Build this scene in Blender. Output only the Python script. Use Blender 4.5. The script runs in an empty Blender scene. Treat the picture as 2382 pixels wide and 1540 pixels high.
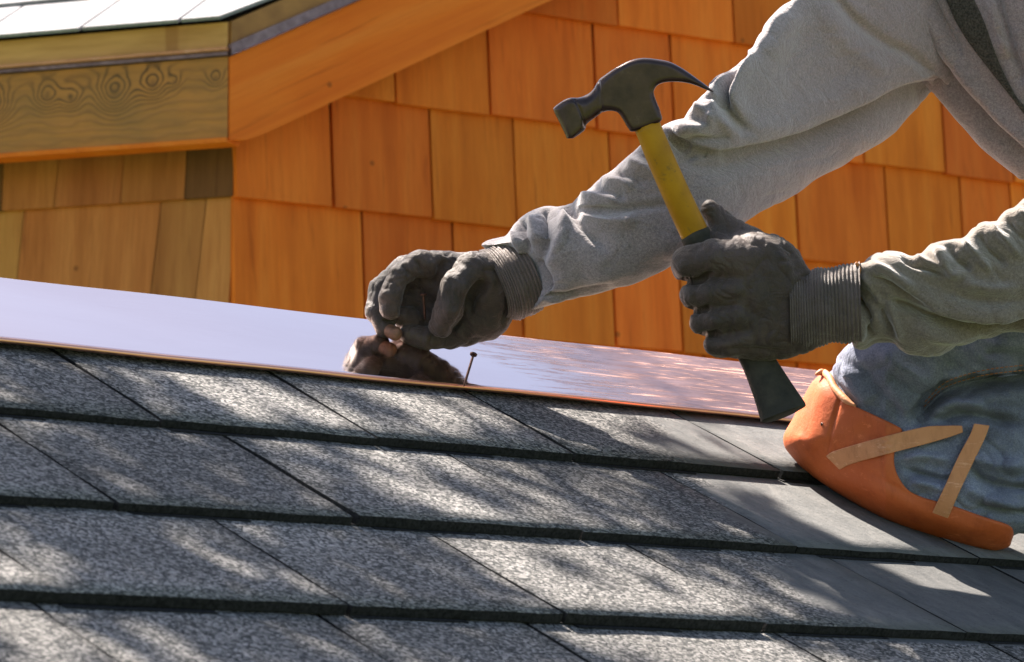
import bpy, bmesh, math, random
import numpy as np
import openvdb
from mathutils import Vector, Matrix, noise

random.seed(7)
rng = np.random.default_rng(7)
SC = bpy.context.scene
COL = SC.collection

# ------------------------------------------------------------------ camera
FPX, CX, CY = 8600.0, 1191.0, 770.0          # focal length in units of a 2382 wide picture
PITCH = math.atan(1042 / 8600.0)
cam_d = bpy.data.cameras.new('camera')
cam = bpy.data.objects.new('camera', cam_d)
COL.objects.link(cam)
cam.location = (0, 0, 0)
cam.rotation_euler = (math.pi / 2 + PITCH, 0, 0)
cam_d.sensor_width = 36
cam_d.lens = 36 * FPX / 2382
cam_d.clip_start = 0.05
cam_d.clip_end = 2000
cam_d.dof.use_dof = True
cam_d.dof.focus_distance = 3.52
cam_d.dof.aperture_fstop = 18
SC.camera = cam

# world frame: camera at the origin, looking along +Y and a little up
ct, st = math.cos(PITCH), math.sin(PITCH)
RW = np.array([[1, 0, 0], [0, st, ct], [0, -ct, st]])
def ray(x, y): return RW @ np.array([(x - CX) / FPX, (y - CY) / FPX, 1.0])
def P(x, y, d): return ray(x, y) * d
def unit(v): return v / np.linalg.norm(v)
U = unit(RW @ np.array([9009, 1042, 8600.0]))
V = RW @ np.array([-7677, -4600, 8600.0]); V = unit(V - U * (U @ V))
N = np.cross(U, V)
O = P(1080, 898, 3.5)
def horiz(px):
    d = RW @ np.array([px - CX, 1812 - CY, FPX]); d[2] = 0; return unit(d)
def hit(x, y, o, n):
    r = ray(x, y); return r * ((o @ n) / (r @ n))
O = O - N * 0.011                            # shingle tops then lie where they are seen
def on_roof(x, y, h=0.0): return hit(x, y, O + N * h, N)

# ------------------------------------------------------------------ sun, sky, exposure
BETA = math.radians(30)
S = math.cos(BETA) * V + math.sin(BETA) * N - 0.03 * U
S = unit(S)
elev = math.asin(S[2]); az = math.atan2(S[0], S[1])
sun_d = bpy.data.lights.new('sun', 'SUN')
sun_d.energy = 5.0
sun_d.angle = math.radians(0.53)
sun_d.color = (1.0, 0.95, 0.87)
sun = bpy.data.objects.new('sun', sun_d); COL.objects.link(sun)
sun.rotation_euler = Vector(S).to_track_quat('Z', 'Y').to_euler()
W = bpy.data.worlds.new('World'); SC.world = W; W.use_nodes = True
wn = W.node_tree.nodes; wl = W.node_tree.links
bg = wn.get('Background') or wn.new('ShaderNodeBackground')
sky = wn.new('ShaderNodeTexSky'); sky.sky_type = 'NISHITA'
sky.sun_disc = False; sky.sun_elevation = elev; sky.sun_rotation = az
sky.air_density = 1.0; sky.dust_density = 2.0; sky.ozone_density = 1.0
wl.new(sky.outputs[0], bg.inputs[0]); bg.inputs[1].default_value = 0.060
SC.view_settings.view_transform = 'Standard'
SC.view_settings.look = 'None'
SC.view_settings.exposure = 2.15
SC.view_settings.gamma = 1
SC.view_settings.use_curve_mapping = False
SC.view_settings.use_white_balance = True
SC.view_settings.white_balance_temperature = 6800
SC.view_settings.white_balance_tint = 15

# ------------------------------------------------------------------ material helpers
class Mat:
    def __init__(s, name, rough=0.7, metal=0.0, spec=0.5):
        s.m = bpy.data.materials.new(name); s.m.use_nodes = True
        s.t = s.m.node_tree; s.n = s.t.nodes; s.l = s.t.links
        s.b = s.n['Principled BSDF']
        s.b.inputs['Roughness'].default_value = rough
        s.b.inputs['Metallic'].default_value = metal
        s.b.inputs['Specular IOR Level'].default_value = spec
        s.tc = s.n.new('ShaderNodeTexCoord')
        s.co = s.tc.outputs['Object']
    def link(s, a, b): s.l.new(a, b)
    def mapping(s, scale=(1, 1, 1), loc=(0, 0, 0), rot=(0, 0, 0), src=None):
        n = s.n.new('ShaderNodeMapping')
        n.inputs['Scale'].default_value = scale; n.inputs['Location'].default_value = loc; n.inputs['Rotation'].default_value = rot
        s.link(src or s.co, n.inputs[0]); return n.outputs[0]
    def noise(s, scale, detail=4, rough=0.55, src=None, dist=0.0):
        n = s.n.new('ShaderNodeTexNoise'); n.inputs['Scale'].default_value = scale
        n.inputs['Detail'].default_value = detail; n.inputs['Roughness'].default_value = rough
        n.inputs['Distortion'].default_value = dist
        s.link(src or s.co, n.inputs['Vector']); return n.outputs['Fac']
    def voro(s, scale, src=None, out='Color', feature='F1', rand=1.0):
        n = s.n.new('ShaderNodeTexVoronoi'); n.feature = feature; n.inputs['Scale'].default_value = scale
        n.inputs['Randomness'].default_value = rand
        s.link(src or s.co, n.inputs['Vector']); return n.outputs[out]
    def wave(s, scale, src=None, dist=0.0, dscale=1.0, kind='BANDS', direction='X', detail=2):
        n = s.n.new('ShaderNodeTexWave'); n.wave_type = kind
        if kind == 'BANDS': n.bands_direction = direction
        else: n.rings_direction = direction
        n.inputs['Scale'].default_value = scale; n.inputs['Distortion'].default_value = dist
        n.inputs['Detail'].default_value = detail; n.inputs['Detail Scale'].default_value = dscale
        s.link(src or s.co, n.inputs['Vector']); return n.outputs['Fac']
    def ramp(s, fac, stops, interp='LINEAR'):
        n = s.n.new('ShaderNodeValToRGB'); n.color_ramp.interpolation = interp
        e = n.color_ramp.elements
        while len(e) > 1: e.remove(e[-1])
        e[0].position = stops[0][0]; e[0].color = (*c3(stops[0][1]), 1)
        for p, c in stops[1:]:
            k = e.new(p); k.color = (*c3(c), 1)
        s.link(fac, n.inputs[0]); return n.outputs[0]
    def mix(s, fac, a, b, mode='MIX'):
        n = s.n.new('ShaderNodeMix'); n.data_type = 'RGBA'; n.blend_type = mode
        for v, i in ((fac, 0), (a, 6), (b, 7)):
            if hasattr(v, 'is_linked') or isinstance(v, bpy.types.NodeSocket): s.link(v, n.inputs[i])
            else: n.inputs[i].default_value = v if i == 0 else (*c3(v), 1)
        return n.outputs[2]
    def math(s, op, a, b=0.0, clamp=False):
        n = s.n.new('ShaderNodeMath'); n.operation = op; n.use_clamp = clamp
        for v, i in ((a, 0), (b, 1)):
            if isinstance(v, bpy.types.NodeSocket): s.link(v, n.inputs[i])
            else: n.inputs[i].default_value = v
        return n.outputs[0]
    def sep(s, src=None):
        n = s.n.new('ShaderNodeSeparateXYZ'); s.link(src or s.co, n.inputs[0]); return n.outputs
    def maprange(s, v, a, b, c=0.0, d=1.0):
        n = s.n.new('ShaderNodeMapRange'); s.link(v, n.inputs[0])
        for i, k in enumerate((a, b, c, d)): n.inputs[i + 1].default_value = k
        return n.outputs[0]
    def rand(s):
        n = s.n.new('ShaderNodeObjectInfo'); return n.outputs['Random']
    def offset(s, vec, amount=50.0):
        n = s.n.new('ShaderNodeVectorMath'); n.operation = 'ADD'
        m = s.n.new('ShaderNodeCombineXYZ'); r = s.rand()
        for i, k in enumerate((1.0, 3.7, 7.3)): s.link(s.math('MULTIPLY', r, amount * k), m.inputs[i])
        s.link(vec, n.inputs[0]); s.link(m.outputs[0], n.inputs[1]); return n.outputs[0]
    def hsv(s, col, h=0.5, sat=1.0, v=1.0):
        n = s.n.new('ShaderNodeHueSaturation'); s.link(col, n.inputs['Color'])
        for k, name in ((h, 'Hue'), (sat, 'Saturation'), (v, 'Value')):
            if isinstance(k, bpy.types.NodeSocket): s.link(k, n.inputs[name])
            else: n.inputs[name].default_value = k
        return n.outputs[0]
    def color(s, c):
        if isinstance(c, bpy.types.NodeSocket): s.link(c, s.b.inputs['Base Color'])
        else: s.b.inputs['Base Color'].default_value = (*c, 1)
        return s
    def roughness(s, r): s.link(r, s.b.inputs['Roughness']); return s
    def bump(s, h, dist=0.001, strength=1.0):
        n = s.n.new('ShaderNodeBump'); n.inputs['Distance'].default_value = dist; n.inputs['Strength'].default_value = strength
        s.link(h, n.inputs['Height'])
        prev = s.b.inputs['Normal']
        if prev.is_linked: s.link(prev.links[0].from_socket, n.inputs['Normal'])
        s.link(n.outputs[0], s.b.inputs['Normal']); return s
    def sheen(s, w, r=0.4, tint=(1, 1, 1)):
        s.b.inputs['Sheen Weight'].default_value = w; s.b.inputs['Sheen Roughness'].default_value = r
        s.b.inputs['Sheen Tint'].default_value = (*tint, 1); return s
def c3(c): return (c, c, c) if isinstance(c, (int, float)) else tuple(c)[:3]

HK = 1.3
# --- asphalt / slate look shingles (object space = roof frame u, v, n)
def shingle_mat(name, gain=0.61, worn=True):
    m = Mat(name, 0.92, spec=0.25)
    g = m.voro(400); g2 = m.noise(900, 3, 0.7)
    sx = m.sep(g)
    v = m.math('ADD', m.math('MULTIPLY', sx[0], 0.72), m.math('MULTIPLY', g2, 0.34))
    gran = m.ramp(v, [(0.14, (0.028 * gain, 0.033 * gain, 0.033 * gain)), (0.45, (0.125 * gain, 0.128 * gain, 0.122 * gain)),
                      (0.68, (0.30 * gain, 0.29 * gain, 0.27 * gain)), (0.90, (0.50 * gain, 0.485 * gain, 0.455 * gain))])
    patch = m.ramp(m.noise(7, 4, 0.6, src=m.offset(m.co, 3)), [(0.3, 0.72), (0.7, 1.22)])
    col = m.mix(1.0, gran, patch, 'MULTIPLY')
    tone = m.maprange(m.rand(), 0, 1, 0.85, 1.13)
    h = m.math('ADD', m.math('MULTIPLY', sx[1], 0.6), g2)
    if worn:
        uv = m.sep()
        wob = m.maprange(m.noise(9, 5, 0.6), 0.3, 0.7, -0.05, 0.05)
        edge = m.math('ADD', m.math('SUBTRACT', uv[0], m.math('MULTIPLY', uv[1], 0.45)), wob)   # u - 0.45 v
        mk = m.maprange(edge, 0.215, 0.26)
        low = m.maprange(uv[1], -0.545, -0.54)
        mask = m.math('MULTIPLY', mk, low, True)
        st = m.mapping((8, 4, 8), rot=(0, 0, 0.5))
        fl = m.noise(6, 8, 0.72, src=st, dist=0.6)
        slate = m.ramp(fl, [(0.28, (0.07, 0.074, 0.074)), (0.5, (0.105, 0.107, 0.103)), (0.7, (0.145, 0.143, 0.135))])
        pit = m.ramp(m.noise(260, 4, 0.7), [(0.30, 0.45), (0.42, 1.0)])
        slate = m.mix(1.0, slate, pit, 'MULTIPLY')
        col = m.mix(mask, col, slate)
        crack = m.voro(9, src=m.mapping((3.5, 1, 1), rot=(0, 0, 0.15), src=m.co), out='Distance', feature='DISTANCE_TO_EDGE')
        hs = m.math('MULTIPLY', m.noise(160, 6, 0.7), 1.1)
        hm = m.n.new('ShaderNodeMix'); m.link(mask, hm.inputs[0]); m.link(h, hm.inputs[2]); m.link(hs, hm.inputs[3])
        h = hm.outputs[0]
    m.color(m.hsv(col, v=tone))
    m.bump(m.noise(26, 4, 0.6), 0.0022)
    m.bump(h, 0.0011, 0.9)
    return m.m
M = {}
M['shingle'] = shingle_mat('roof shingle')
m = Mat('pale roof shingle', 0.9, spec=0.25)
m.color(m.ramp(m.math('ADD', m.math('MULTIPLY', m.noise(300, 3, 0.7), 0.6), m.math('MULTIPLY', m.noise(14, 4), 0.4)), [(0.38, (0.17, 0.17, 0.175)), (0.6, (0.30, 0.30, 0.31))]))
m.bump(m.noise(400, 3), 0.001); M['shingle_pale'] = m.m
m = Mat('shingle core', 0.95, spec=0.2); m.color(m.ramp(m.noise(300, 3), [(0.3, 0.006), (0.7, 0.028)])); m.bump(m.noise(400), 0.001); M['core'] = m.m

def cedar(name, base, dark, light, vert='Z', sat=1.0):
    m = Mat(name, 0.7, spec=0.12)
    co = m.offset(m.co, 9)
    sc = {'Z': (1, 1, 0.045), 'G': (0.045, 1, 1)}[vert]
    if vert == 'G':                                        # grain along the rake
        dd_ = unit(horiz(13150) + np.array([0, 0, 0.503])); hz_ = horiz(13150); nn_ = np.array([hz_[1], -hz_[0], 0]); up_ = np.cross(nn_, dd_)
        cmb = m.n.new('ShaderNodeCombineXYZ')
        for i_, vv_ in enumerate((dd_, up_, nn_)):
            dt = m.n.new('ShaderNodeVectorMath'); dt.operation = 'DOT_PRODUCT'; m.link(m.co, dt.inputs[0]); dt.inputs[1].default_value = tuple(vv_); m.link(dt.outputs['Value'], cmb.inputs[i_])
        co = cmb.outputs[0]
    f1 = m.noise(170, 5, 0.6, src=m.mapping(sc, src=co))
    f2 = m.noise(26, 3, 0.5, src=m.mapping(sc, src=co), dist=0.3)
    f3 = m.noise(5.5, 3, 0.5, src=co)
    c = m.ramp(f2, [(0.25, dark), (0.5, base), (0.78, light)])
    c = m.mix(m.math('MULTIPLY', m.maprange(f1, 0.35, 0.75), 0.6, True), c, dark)
    f4 = m.noise(75, 3, 0.7, src=m.mapping((sc[0], sc[1], sc[2] * 0.6), src=co))
    c = m.mix(m.maprange(f4, 0.60, 0.72, 0, 0.5), c, (dark[0] * 0.55, dark[1] * 0.45, dark[2] * 0.5))
    c = m.mix(m.maprange(f3, 0.35, 0.75, 0.0, 0.35), c, light)
    r = m.rand()
    c = m.hsv(c, h=m.maprange(r, 0, 1, 0.490, 0.501), sat=sat, v=m.maprange(m.math('FRACT', m.math('MULTIPLY', r, 7.31)), 0, 1, 0.76, 1.08))
    # sparse small pin knots
    k = m.voro(9, src=co, out='Distance')
    c = m.mix(m.maprange(k, 0.03, 0.055, 0.55, 0.0), c, (0.12, 0.035, 0.01))
    m.color(c)
    m.bump(f1, 0.0009); m.bump(f2, 0.0012)
    return m.m
M['cedar'] = cedar('orange cedar', (0.88, 0.215, 0.020), (0.64, 0.135, 0.011), (0.93, 0.275, 0.034))
M['cedar_shade'] = cedar('shaded cedar', (0.53, 0.18, 0.045), (0.33, 0.10, 0.022), (0.64, 0.25, 0.068))  # copy of the cedar for the left face, shade put into its colour
M['rake'] = cedar('orange fascia wood', (0.90, 0.225, 0.018), (0.74, 0.15, 0.011), (0.94, 0.29, 0.036), 'G')
M['sheath'] = Mat('wall sheathing', 0.9).color((0.09, 0.03, 0.01)).m

# board with knots: object space of the fascia board: x along, z up
m = Mat('knotty fascia wood', 0.6, spec=0.3)
KZ0 = 0.012
warp = m.noise(22, 3, 0.5, src=m.mapping((0.5, 1, 1)))
sx = m.sep()
KN = [(0.018, 0.0725, 0.45), (0.074, 0.072, 0.35), (0.104, 0.071, 0.8), (0.157, 0.064, 1.0), (0.218, 0.060, 0.6), (0.252, 0.066, 0.7), (0.33, 0.06, 1.0), (0.42, 0.07, 0.8), (0.55, 0.06, 1.0)]
height = m.math('MULTIPLY', sx[2], 105.0)                     # straight grain along the board
core = None; field = None
for kx, kz, kw in KN:
    kx *= HK; kz = (kz - 0.02 + KZ0) * HK; kw *= HK
    dx = m.math('SUBTRACT', sx[0], kx); dz = m.math('SUBTRACT', sx[2], kz)
    r2 = m.math('ADD', m.math('MULTIPLY', dx, dx), m.math('MULTIPLY', dz, dz))
    bumpk = m.math('EXPONENT', m.math('MULTIPLY', r2, -1.0 / (0.026 * kw) ** 2))
    height = m.math('ADD', height, m.math('MULTIPLY', bumpk, 8.5 * kw))
    wide = m.math('EXPONENT', m.math('MULTIPLY', r2, -1.0 / (0.028 * kw) ** 2)); field = wide if field is None else m.math('ADD', field, wide)
    ck = m.math('EXPONENT', m.math('MULTIPLY', r2, -1.0 / (0.0075 * kw) ** 2)); core = ck if core is None else m.math('ADD', core, ck)
height = m.math('ADD', height, m.math('MULTIPLY', warp, 5.0))
ring = m.math('SINE', m.math('MULTIPLY', height, 3.4))
height2 = field
near = m.maprange(height2, 0.0, 1.0)
ringc = m.math('MULTIPLY', ring, m.maprange(near, 0.0, 0.5, 0.3, 1.0))
c = m.ramp(ringc, [(0.0, (0.50, 0.20, 0.04)), (0.3, (0.42, 0.165, 0.035)), (1.0, (0.10, 0.045, 0.012))])
c = m.mix(m.math('MULTIPLY', core, 0.7, True), c, (0.17, 0.07, 0.02))
c = m.mix(m.maprange(m.noise(9, 3), 0.4, 0.7, 0, 0.4), c, (0.20, 0.12, 0.04))
c = m.mix(m.maprange(m.noise(120, 4, src=m.mapping((0.05, 1, 1))), 0.4, 0.7, 0, 0.3), c, (0.14, 0.075, 0.02))
m.color(c); m.bump(ring, 0.0002); M['knotty'] = m.m

m = Mat('pale edge wood', 0.7, spec=0.2)
c = m.ramp(m.noise(40, 4, src=m.mapping((0.1, 1, 1))), [(0.3, (0.46, 0.22, 0.06)), (0.7, (0.74, 0.40, 0.13))])
c = m.mix(m.maprange(m.noise(16, 2, src=m.mapping((1, 1, 0.1))), 0.60, 0.68, 0, 0.5), c, (0.30, 0.11, 0.03))
m.color(c); M['pale_wood'] = m.m
m = Mat('olive painted board', 0.7); m.color(m.ramp(m.noise(20, 4), [(0.3, (0.28, 0.12, 0.025)), (0.7, (0.44, 0.20, 0.045))])); M['olive'] = m.m
m = Mat('brown metal drip edge', 0.35, 0.6); m.color(m.ramp(m.noise(60, 3), [(0.3, (0.13, 0.075, 0.07)), (0.7, (0.25, 0.16, 0.15))])); M['drip'] = m.m

# --- copper (object space = roof frame)
m = Mat('polished copper', 0.12, 1.0)
uv = m.sep()
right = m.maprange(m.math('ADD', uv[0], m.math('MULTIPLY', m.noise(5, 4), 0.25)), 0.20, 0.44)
blot = m.noise(6, 6, 0.65, src=m.mapping((0.5, 1.6, 1)), dist=0.5)
s1 = m.noise(60, 5, 0.75, src=m.mapping((0.10, 2.4, 1), rot=(0, 0, 0.18)))
s2 = m.noise(70, 4, 0.7, src=m.mapping((0.14, 2.0, 1), rot=(0, 0, -0.55)))
scr = m.math('MAXIMUM', m.maprange(s1, 0.55, 0.63), m.maprange(s2, 0.57, 0.64), True)
c = m.ramp(blot, [(0.3, (0.71, 0.53, 0.48)), (0.55, (0.75, 0.57, 0.515)), (0.8, (0.79, 0.61, 0.55))])
c = m.mix(m.math('MULTIPLY', right, 0.75), c, m.ramp(m.noise(16, 6, 0.75, src=m.mapping((0.5, 1.8, 1), rot=(0, 0, 0.3))), [(0.38, (0.33, 0.15, 0.10)), (0.60, (0.80, 0.44, 0.32))]))  # warm reflection at the right end put into the mottled copper colour
m.color(c)
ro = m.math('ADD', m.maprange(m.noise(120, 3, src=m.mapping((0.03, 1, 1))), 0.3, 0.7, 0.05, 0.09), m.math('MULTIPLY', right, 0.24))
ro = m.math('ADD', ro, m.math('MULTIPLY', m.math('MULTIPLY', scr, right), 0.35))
m.roughness(ro)
m.bump(m.noise(5, 2, 0.4, src=m.mapping((0.35, 1, 1))), 0.0010, 0.35)
m.bump(m.math('MULTIPLY', scr, m.math('ADD', m.math('MULTIPLY', right, 0.95), 0.03)), 0.0005, 1.0)
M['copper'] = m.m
m = Mat('copper edge', 0.28, 1.0); m.color((0.86, 0.42, 0.26)); M['copper_edge'] = m.m
m = Mat('rusty nail', 0.5, 0.7); m.color(m.ramp(m.noise(300), [(0.3, (0.05, 0.022, 0.015)), (0.7, (0.16, 0.075, 0.05))])); M['nail'] = m.m

# --- fabric
def fleece(name, a, b, warm=1.0):
    m = Mat(name, 0.95, spec=0.1)
    f = m.noise(1300, 2, 0.7); g = m.noise(420, 3, 0.7); h = m.noise(9, 4, 0.6)
    v = m.math('ADD', m.math('MULTIPLY', f, 0.55), m.math('MULTIPLY', g, 0.45))
    c = m.ramp(v, [(0.36, a), (0.62, b)])
    c = m.mix(m.maprange(h, 0.45, 0.8, 0, 0.22), c, (a[0] * 0.75, a[1] * 0.78, a[2] * 0.7))
    st = m.voro(8.5, out='Distance'); c = m.mix(m.maprange(st, 0.03, 0.06, 0.55, 0), c, (0.16, 0.10, 0.06))
    m.color(c)
    m.bump(m.noise(34, 5, 0.65, src=m.mapping((1, 1, 1.7)), dist=0.9), 0.0055, 0.6)
    m.bump(m.noise(700, 3, 0.7), 0.0005, 0.8)
    m.sheen(0.6, 0.5)
    return m.m
M['fleece'] = fleece('heather grey fleece', (0.130, 0.114, 0.114), (0.335, 0.292, 0.288))
M['fleece_olive'] = fleece('darker grey green fleece', (0.088, 0.072, 0.056), (0.235, 0.190, 0.148))  # darker, warmer copy of the sweatshirt fleece for the near sleeve
m = Mat('dark knit', 0.95, spec=0.1)
m.color(m.ramp(m.noise(500), [(0.35, (0.035, 0.035, 0.028)), (0.7, (0.13, 0.125, 0.10))]))
m.bump(m.wave(210, src=m.co, direction='Z', dist=0.6), 0.0012); m.sheen(0.1); M['knit'] = m.m
def glove_mat(name, a, b, c_, fz=0.35):
    m = Mat(name, 0.62, spec=0.35)
    n1 = m.noise(24, 5, 0.65); n2 = m.noise(900, 3, 0.7); n3 = m.noise(140, 5, 0.7)
    c = m.ramp(n1, [(0.3, a), (0.5, b), (0.74, c_)])
    c = m.mix(m.maprange(n3, 0.5, 0.8, 0, 0.5), c, (0.02, 0.02, 0.014))
    c = m.mix(m.maprange(n2, 0.4, 0.75, 0, 0.35), c, (c_[0] * 1.8, c_[1] * 1.75, c_[2] * 1.6))
    m.color(c)
    m.bump(m.noise(60, 6, 0.65, dist=1.4), 0.0035, 0.8); m.bump(n2, 0.0004, 0.9)
    m.roughness(m.maprange(m.noise(18, 5, 0.7, dist=0.5), 0.35, 0.65, 0.34, 0.72))
    m.sheen(fz, 0.45, (1, 0.95, 0.88)); return m.m
M['glove'] = glove_mat('worn grey brown glove', (0.015, 0.012, 0.008), (0.038, 0.026, 0.018), (0.078, 0.049, 0.036), 0.2)
M['cuff'] = glove_mat('ribbed glove cuff', (0.060, 0.042, 0.034), (0.092, 0.065, 0.053), (0.13, 0.092, 0.077), 0.3)
M['cuff_dark'] = glove_mat('dark ribbed glove cuff', (0.046, 0.035, 0.027), (0.072, 0.053, 0.042), (0.105, 0.078, 0.063), 0.3)
m = Mat('worn leather fingertip', 0.6); m.color(m.ramp(m.noise(130, 4), [(0.3, (0.06, 0.03, 0.015)), (0.6, (0.24, 0.11, 0.055))])); m.bump(m.noise(200), 0.0006); M['tip'] = m.m
m = Mat('blue denim', 0.9, spec=0.15)
w1 = m.wave(480, src=m.mapping(rot=(0.3, 0.6, 0.4)), dist=0.8); d1 = m.noise(600, 3, 0.7); d2 = m.noise(8, 5, 0.65)
c = m.ramp(m.math('ADD', m.math('MULTIPLY', w1, 0.35), m.math('MULTIPLY', d1, 0.65)), [(0.25, (0.125, 0.145, 0.205)), (0.6, (0.33, 0.37, 0.50)), (0.85, (0.74, 0.77, 0.87))])
c = m.mix(m.maprange(d2, 0.38, 0.60, 0.55, 0.0), c, (0.045, 0.052, 0.075))
m.color(c); m.bump(w1, 0.0004); m.bump(m.noise(30, 6, 0.65, dist=1.4), 0.006, 0.8); m.sheen(0.15); M['denim'] = m.m
def leather(name, a, b):
    m = Mat(name, 0.58, spec=0.3)
    c = m.ramp(m.noise(11, 5, 0.6), [(0.3, a), (0.7, b)])
    c = m.mix(m.maprange(m.noise(60, 6, 0.75, src=m.mapping((1, 1, 0.35), rot=(0, 0.5, 0))), 0.5, 0.75, 0, 0.55), c, (a[0] * 0.55, a[1] * 0.45, a[2] * 0.4))
    sc1 = m.noise(90, 6, 0.8, src=m.mapping((0.25, 1, 1.6), rot=(0, 0.6, 0)))
    c = m.mix(m.maprange(sc1, 0.58, 0.66, 0, 0.5), c, (min(1, b[0] * 1.5), b[1] * 2.0, b[2] * 2.8))
    m.roughness(m.maprange(m.noise(30, 5, 0.7), 0.3, 0.7, 0.42, 0.7))
    m.color(c); m.bump(m.noise(320, 4, 0.6), 0.0004, 0.8); m.bump(m.noise(24, 4), 0.003, 0.5); m.bump(sc1, 0.0006, 0.5); return m.m
M['leather'] = leather('orange leather', (0.47, 0.088, 0.022), (0.56, 0.130, 0.037))
M['strap'] = leather('tan leather strap', (0.54, 0.22, 0.095), (0.64, 0.29, 0.14))
m = Mat('dark forged steel', 0.42, 0.85)
m.color(m.ramp(m.noise(45, 5, 0.7), [(0.3, (0.026, 0.013, 0.008)), (0.6, (0.052, 0.028, 0.018)), (0.8, (0.10, 0.068, 0.055))]))
m.roughness(m.maprange(m.noise(150, 4), 0.3, 0.7, 0.28, 0.45)); m.bump(m.noise(220, 5, 0.7), 0.0004, 0.6); m.b.inputs['Coat Weight'].default_value = 0.5; m.b.inputs['Coat Roughness'].default_value = 0.25
M['steel'] = m.m
m = Mat('yellow handle', 0.5, spec=0.25)
yc = m.ramp(m.noise(30, 5), [(0.3, (0.30, 0.135, 0.001)), (0.7, (0.42, 0.20, 0.002))])
yc = m.mix(m.maprange(m.noise(48, 6, 0.85, dist=0.8), 0.57, 0.68, 0, 0.7), yc, (0.10, 0.07, 0.02))
m.color(yc); m.bump(m.noise(240), 0.0003); M['yellow'] = m.m
m = Mat('black rubber grip', 0.7, spec=0.22); m.color(m.ramp(m.noise(60, 5, 0.7), [(0.3, (0.020, 0.020, 0.014)), (0.7, (0.050, 0.044, 0.030))])); m.bump(m.noise(180, 5), 0.0009); M['rubber'] = m.m
M['skin'] = Mat('skin', 0.5).color((0.45, 0.25, 0.17)).m
M['boot'] = Mat('brown boot leather', 0.55).color((0.09, 0.05, 0.03)).m
m = Mat('leaf', 0.5); m.color(m.ramp(m.rand(), [(0, (0.04, 0.09, 0.015)), (1, (0.07, 0.12, 0.03))])); M['leaf'] = m.m
m = Mat('bark', 0.9); m.color(m.ramp(m.noise(12, 5), [(0.3, (0.05, 0.035, 0.025)), (0.7, (0.14, 0.11, 0.08))])); m.bump(m.noise(20, 5), 0.02); M['bark'] = m.m
m = Mat('lawn', 0.95); m.color(m.ramp(m.noise(2, 8), [(0.3, (0.05, 0.08, 0.02)), (0.7, (0.09, 0.12, 0.04))])); M['lawn'] = m.m
M['thread'] = Mat('orange seam thread', 0.8).color((0.45, 0.17, 0.05)).m

# ------------------------------------------------------------------ object helpers
def link(name, mesh, mat=None, parent=None, smooth=False):
    if mat and not mesh.materials: mesh.materials.append(mat)
    if smooth: mesh.polygons.foreach_set('use_smooth', [True] * len(mesh.polygons))
    o = bpy.data.objects.new(name, mesh); COL.objects.link(o)
    if parent is not None: o.parent = parent
    return o
def pymesh(verts, faces):
    me = bpy.data.meshes.new('mesh'); me.from_pydata([tuple(v) for v in verts], [], [tuple(f) for f in faces]); me.update(); return me
def thing(name, label, cat, loc=(0, 0, 0), group=None, rot=None):
    o = bpy.data.objects.new(name, None); COL.objects.link(o)
    o.empty_display_size = 0.05
    if rot is not None:
        mt = Matrix([[*rot[i]] for i in range(3)]).to_4x4(); mt.translation = Vector(loc); o.matrix_world = mt
    else: o.location = loc
    o['label'] = label; o['category'] = cat
    if group: o['group'] = group
    return o
def structure(o): o['kind'] = 'structure'; return o
def box_between(corners_front, depth_vec):
    """prism from a front polygon (list of 3-vectors) pushed back by depth_vec"""
    n = len(corners_front); f = [np.array(c) for c in corners_front]; b = [c + np.array(depth_vec) for c in f]
    faces = [tuple(range(n)), tuple(reversed(range(n, 2 * n)))] + [(i, i + n, (i + 1) % n + n, (i + 1) % n) for i in range(n)]
    return fixnormals(pymesh(f + b, faces))
def fixnormals(me):
    bm = bmesh.new(); bm.from_mesh(me); bmesh.ops.recalc_face_normals(bm, faces=bm.faces); bm.to_mesh(me); bm.free(); return me
def bevel(me, w, seg=2):
    bm = bmesh.new(); bm.from_mesh(me)
    bmesh.ops.bevel(bm, geom=list(bm.edges), offset=w, segments=seg, affect='EDGES', profile=0.5); bm.to_mesh(me); bm.free(); return me
def sweep(pts, ra, rb=None, side=None, seg=20, cap=True, closed_cap=True):
    """tube through 3d points, ra = radius along 'side' vector, rb = radius across"""
    pts = [np.array(p, float) for p in pts]; n = len(pts)
    ra = [ra] * n if np.isscalar(ra) else list(ra); rb = ra if rb is None else ([rb] * n if np.isscalar(rb) else list(rb))
    vs = []; fs = []
    prev = None
    for i, p in enumerate(pts):
        t = unit(pts[min(i + 1, n - 1)] - pts[max(i - 1, 0)])
        s = np.array(side, float) if side is not None else (prev if prev is not None else np.array([0.3, 0.2, 1.0]))
        s = s - t * (s @ t)
        if np.linalg.norm(s) < 1e-6: s = np.cross(t, [1, 0, 0])
        s = unit(s); prev = s; q = np.cross(t, s)
        for k in range(seg):
            a = 2 * math.pi * k / seg
            vs.append(p + s * math.cos(a) * ra[i] + q * math.sin(a) * rb[i])
    for i in range(n - 1):
        for k in range(seg):
            a = i * seg + k; b = i * seg + (k + 1) % seg
            fs.append((a, b, b + seg, a + seg))
    if cap:
        fs.append(tuple(reversed(range(seg)))); fs.append(tuple(range((n - 1) * seg, n * seg)))
    return fixnormals(pymesh(vs, fs))

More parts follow.
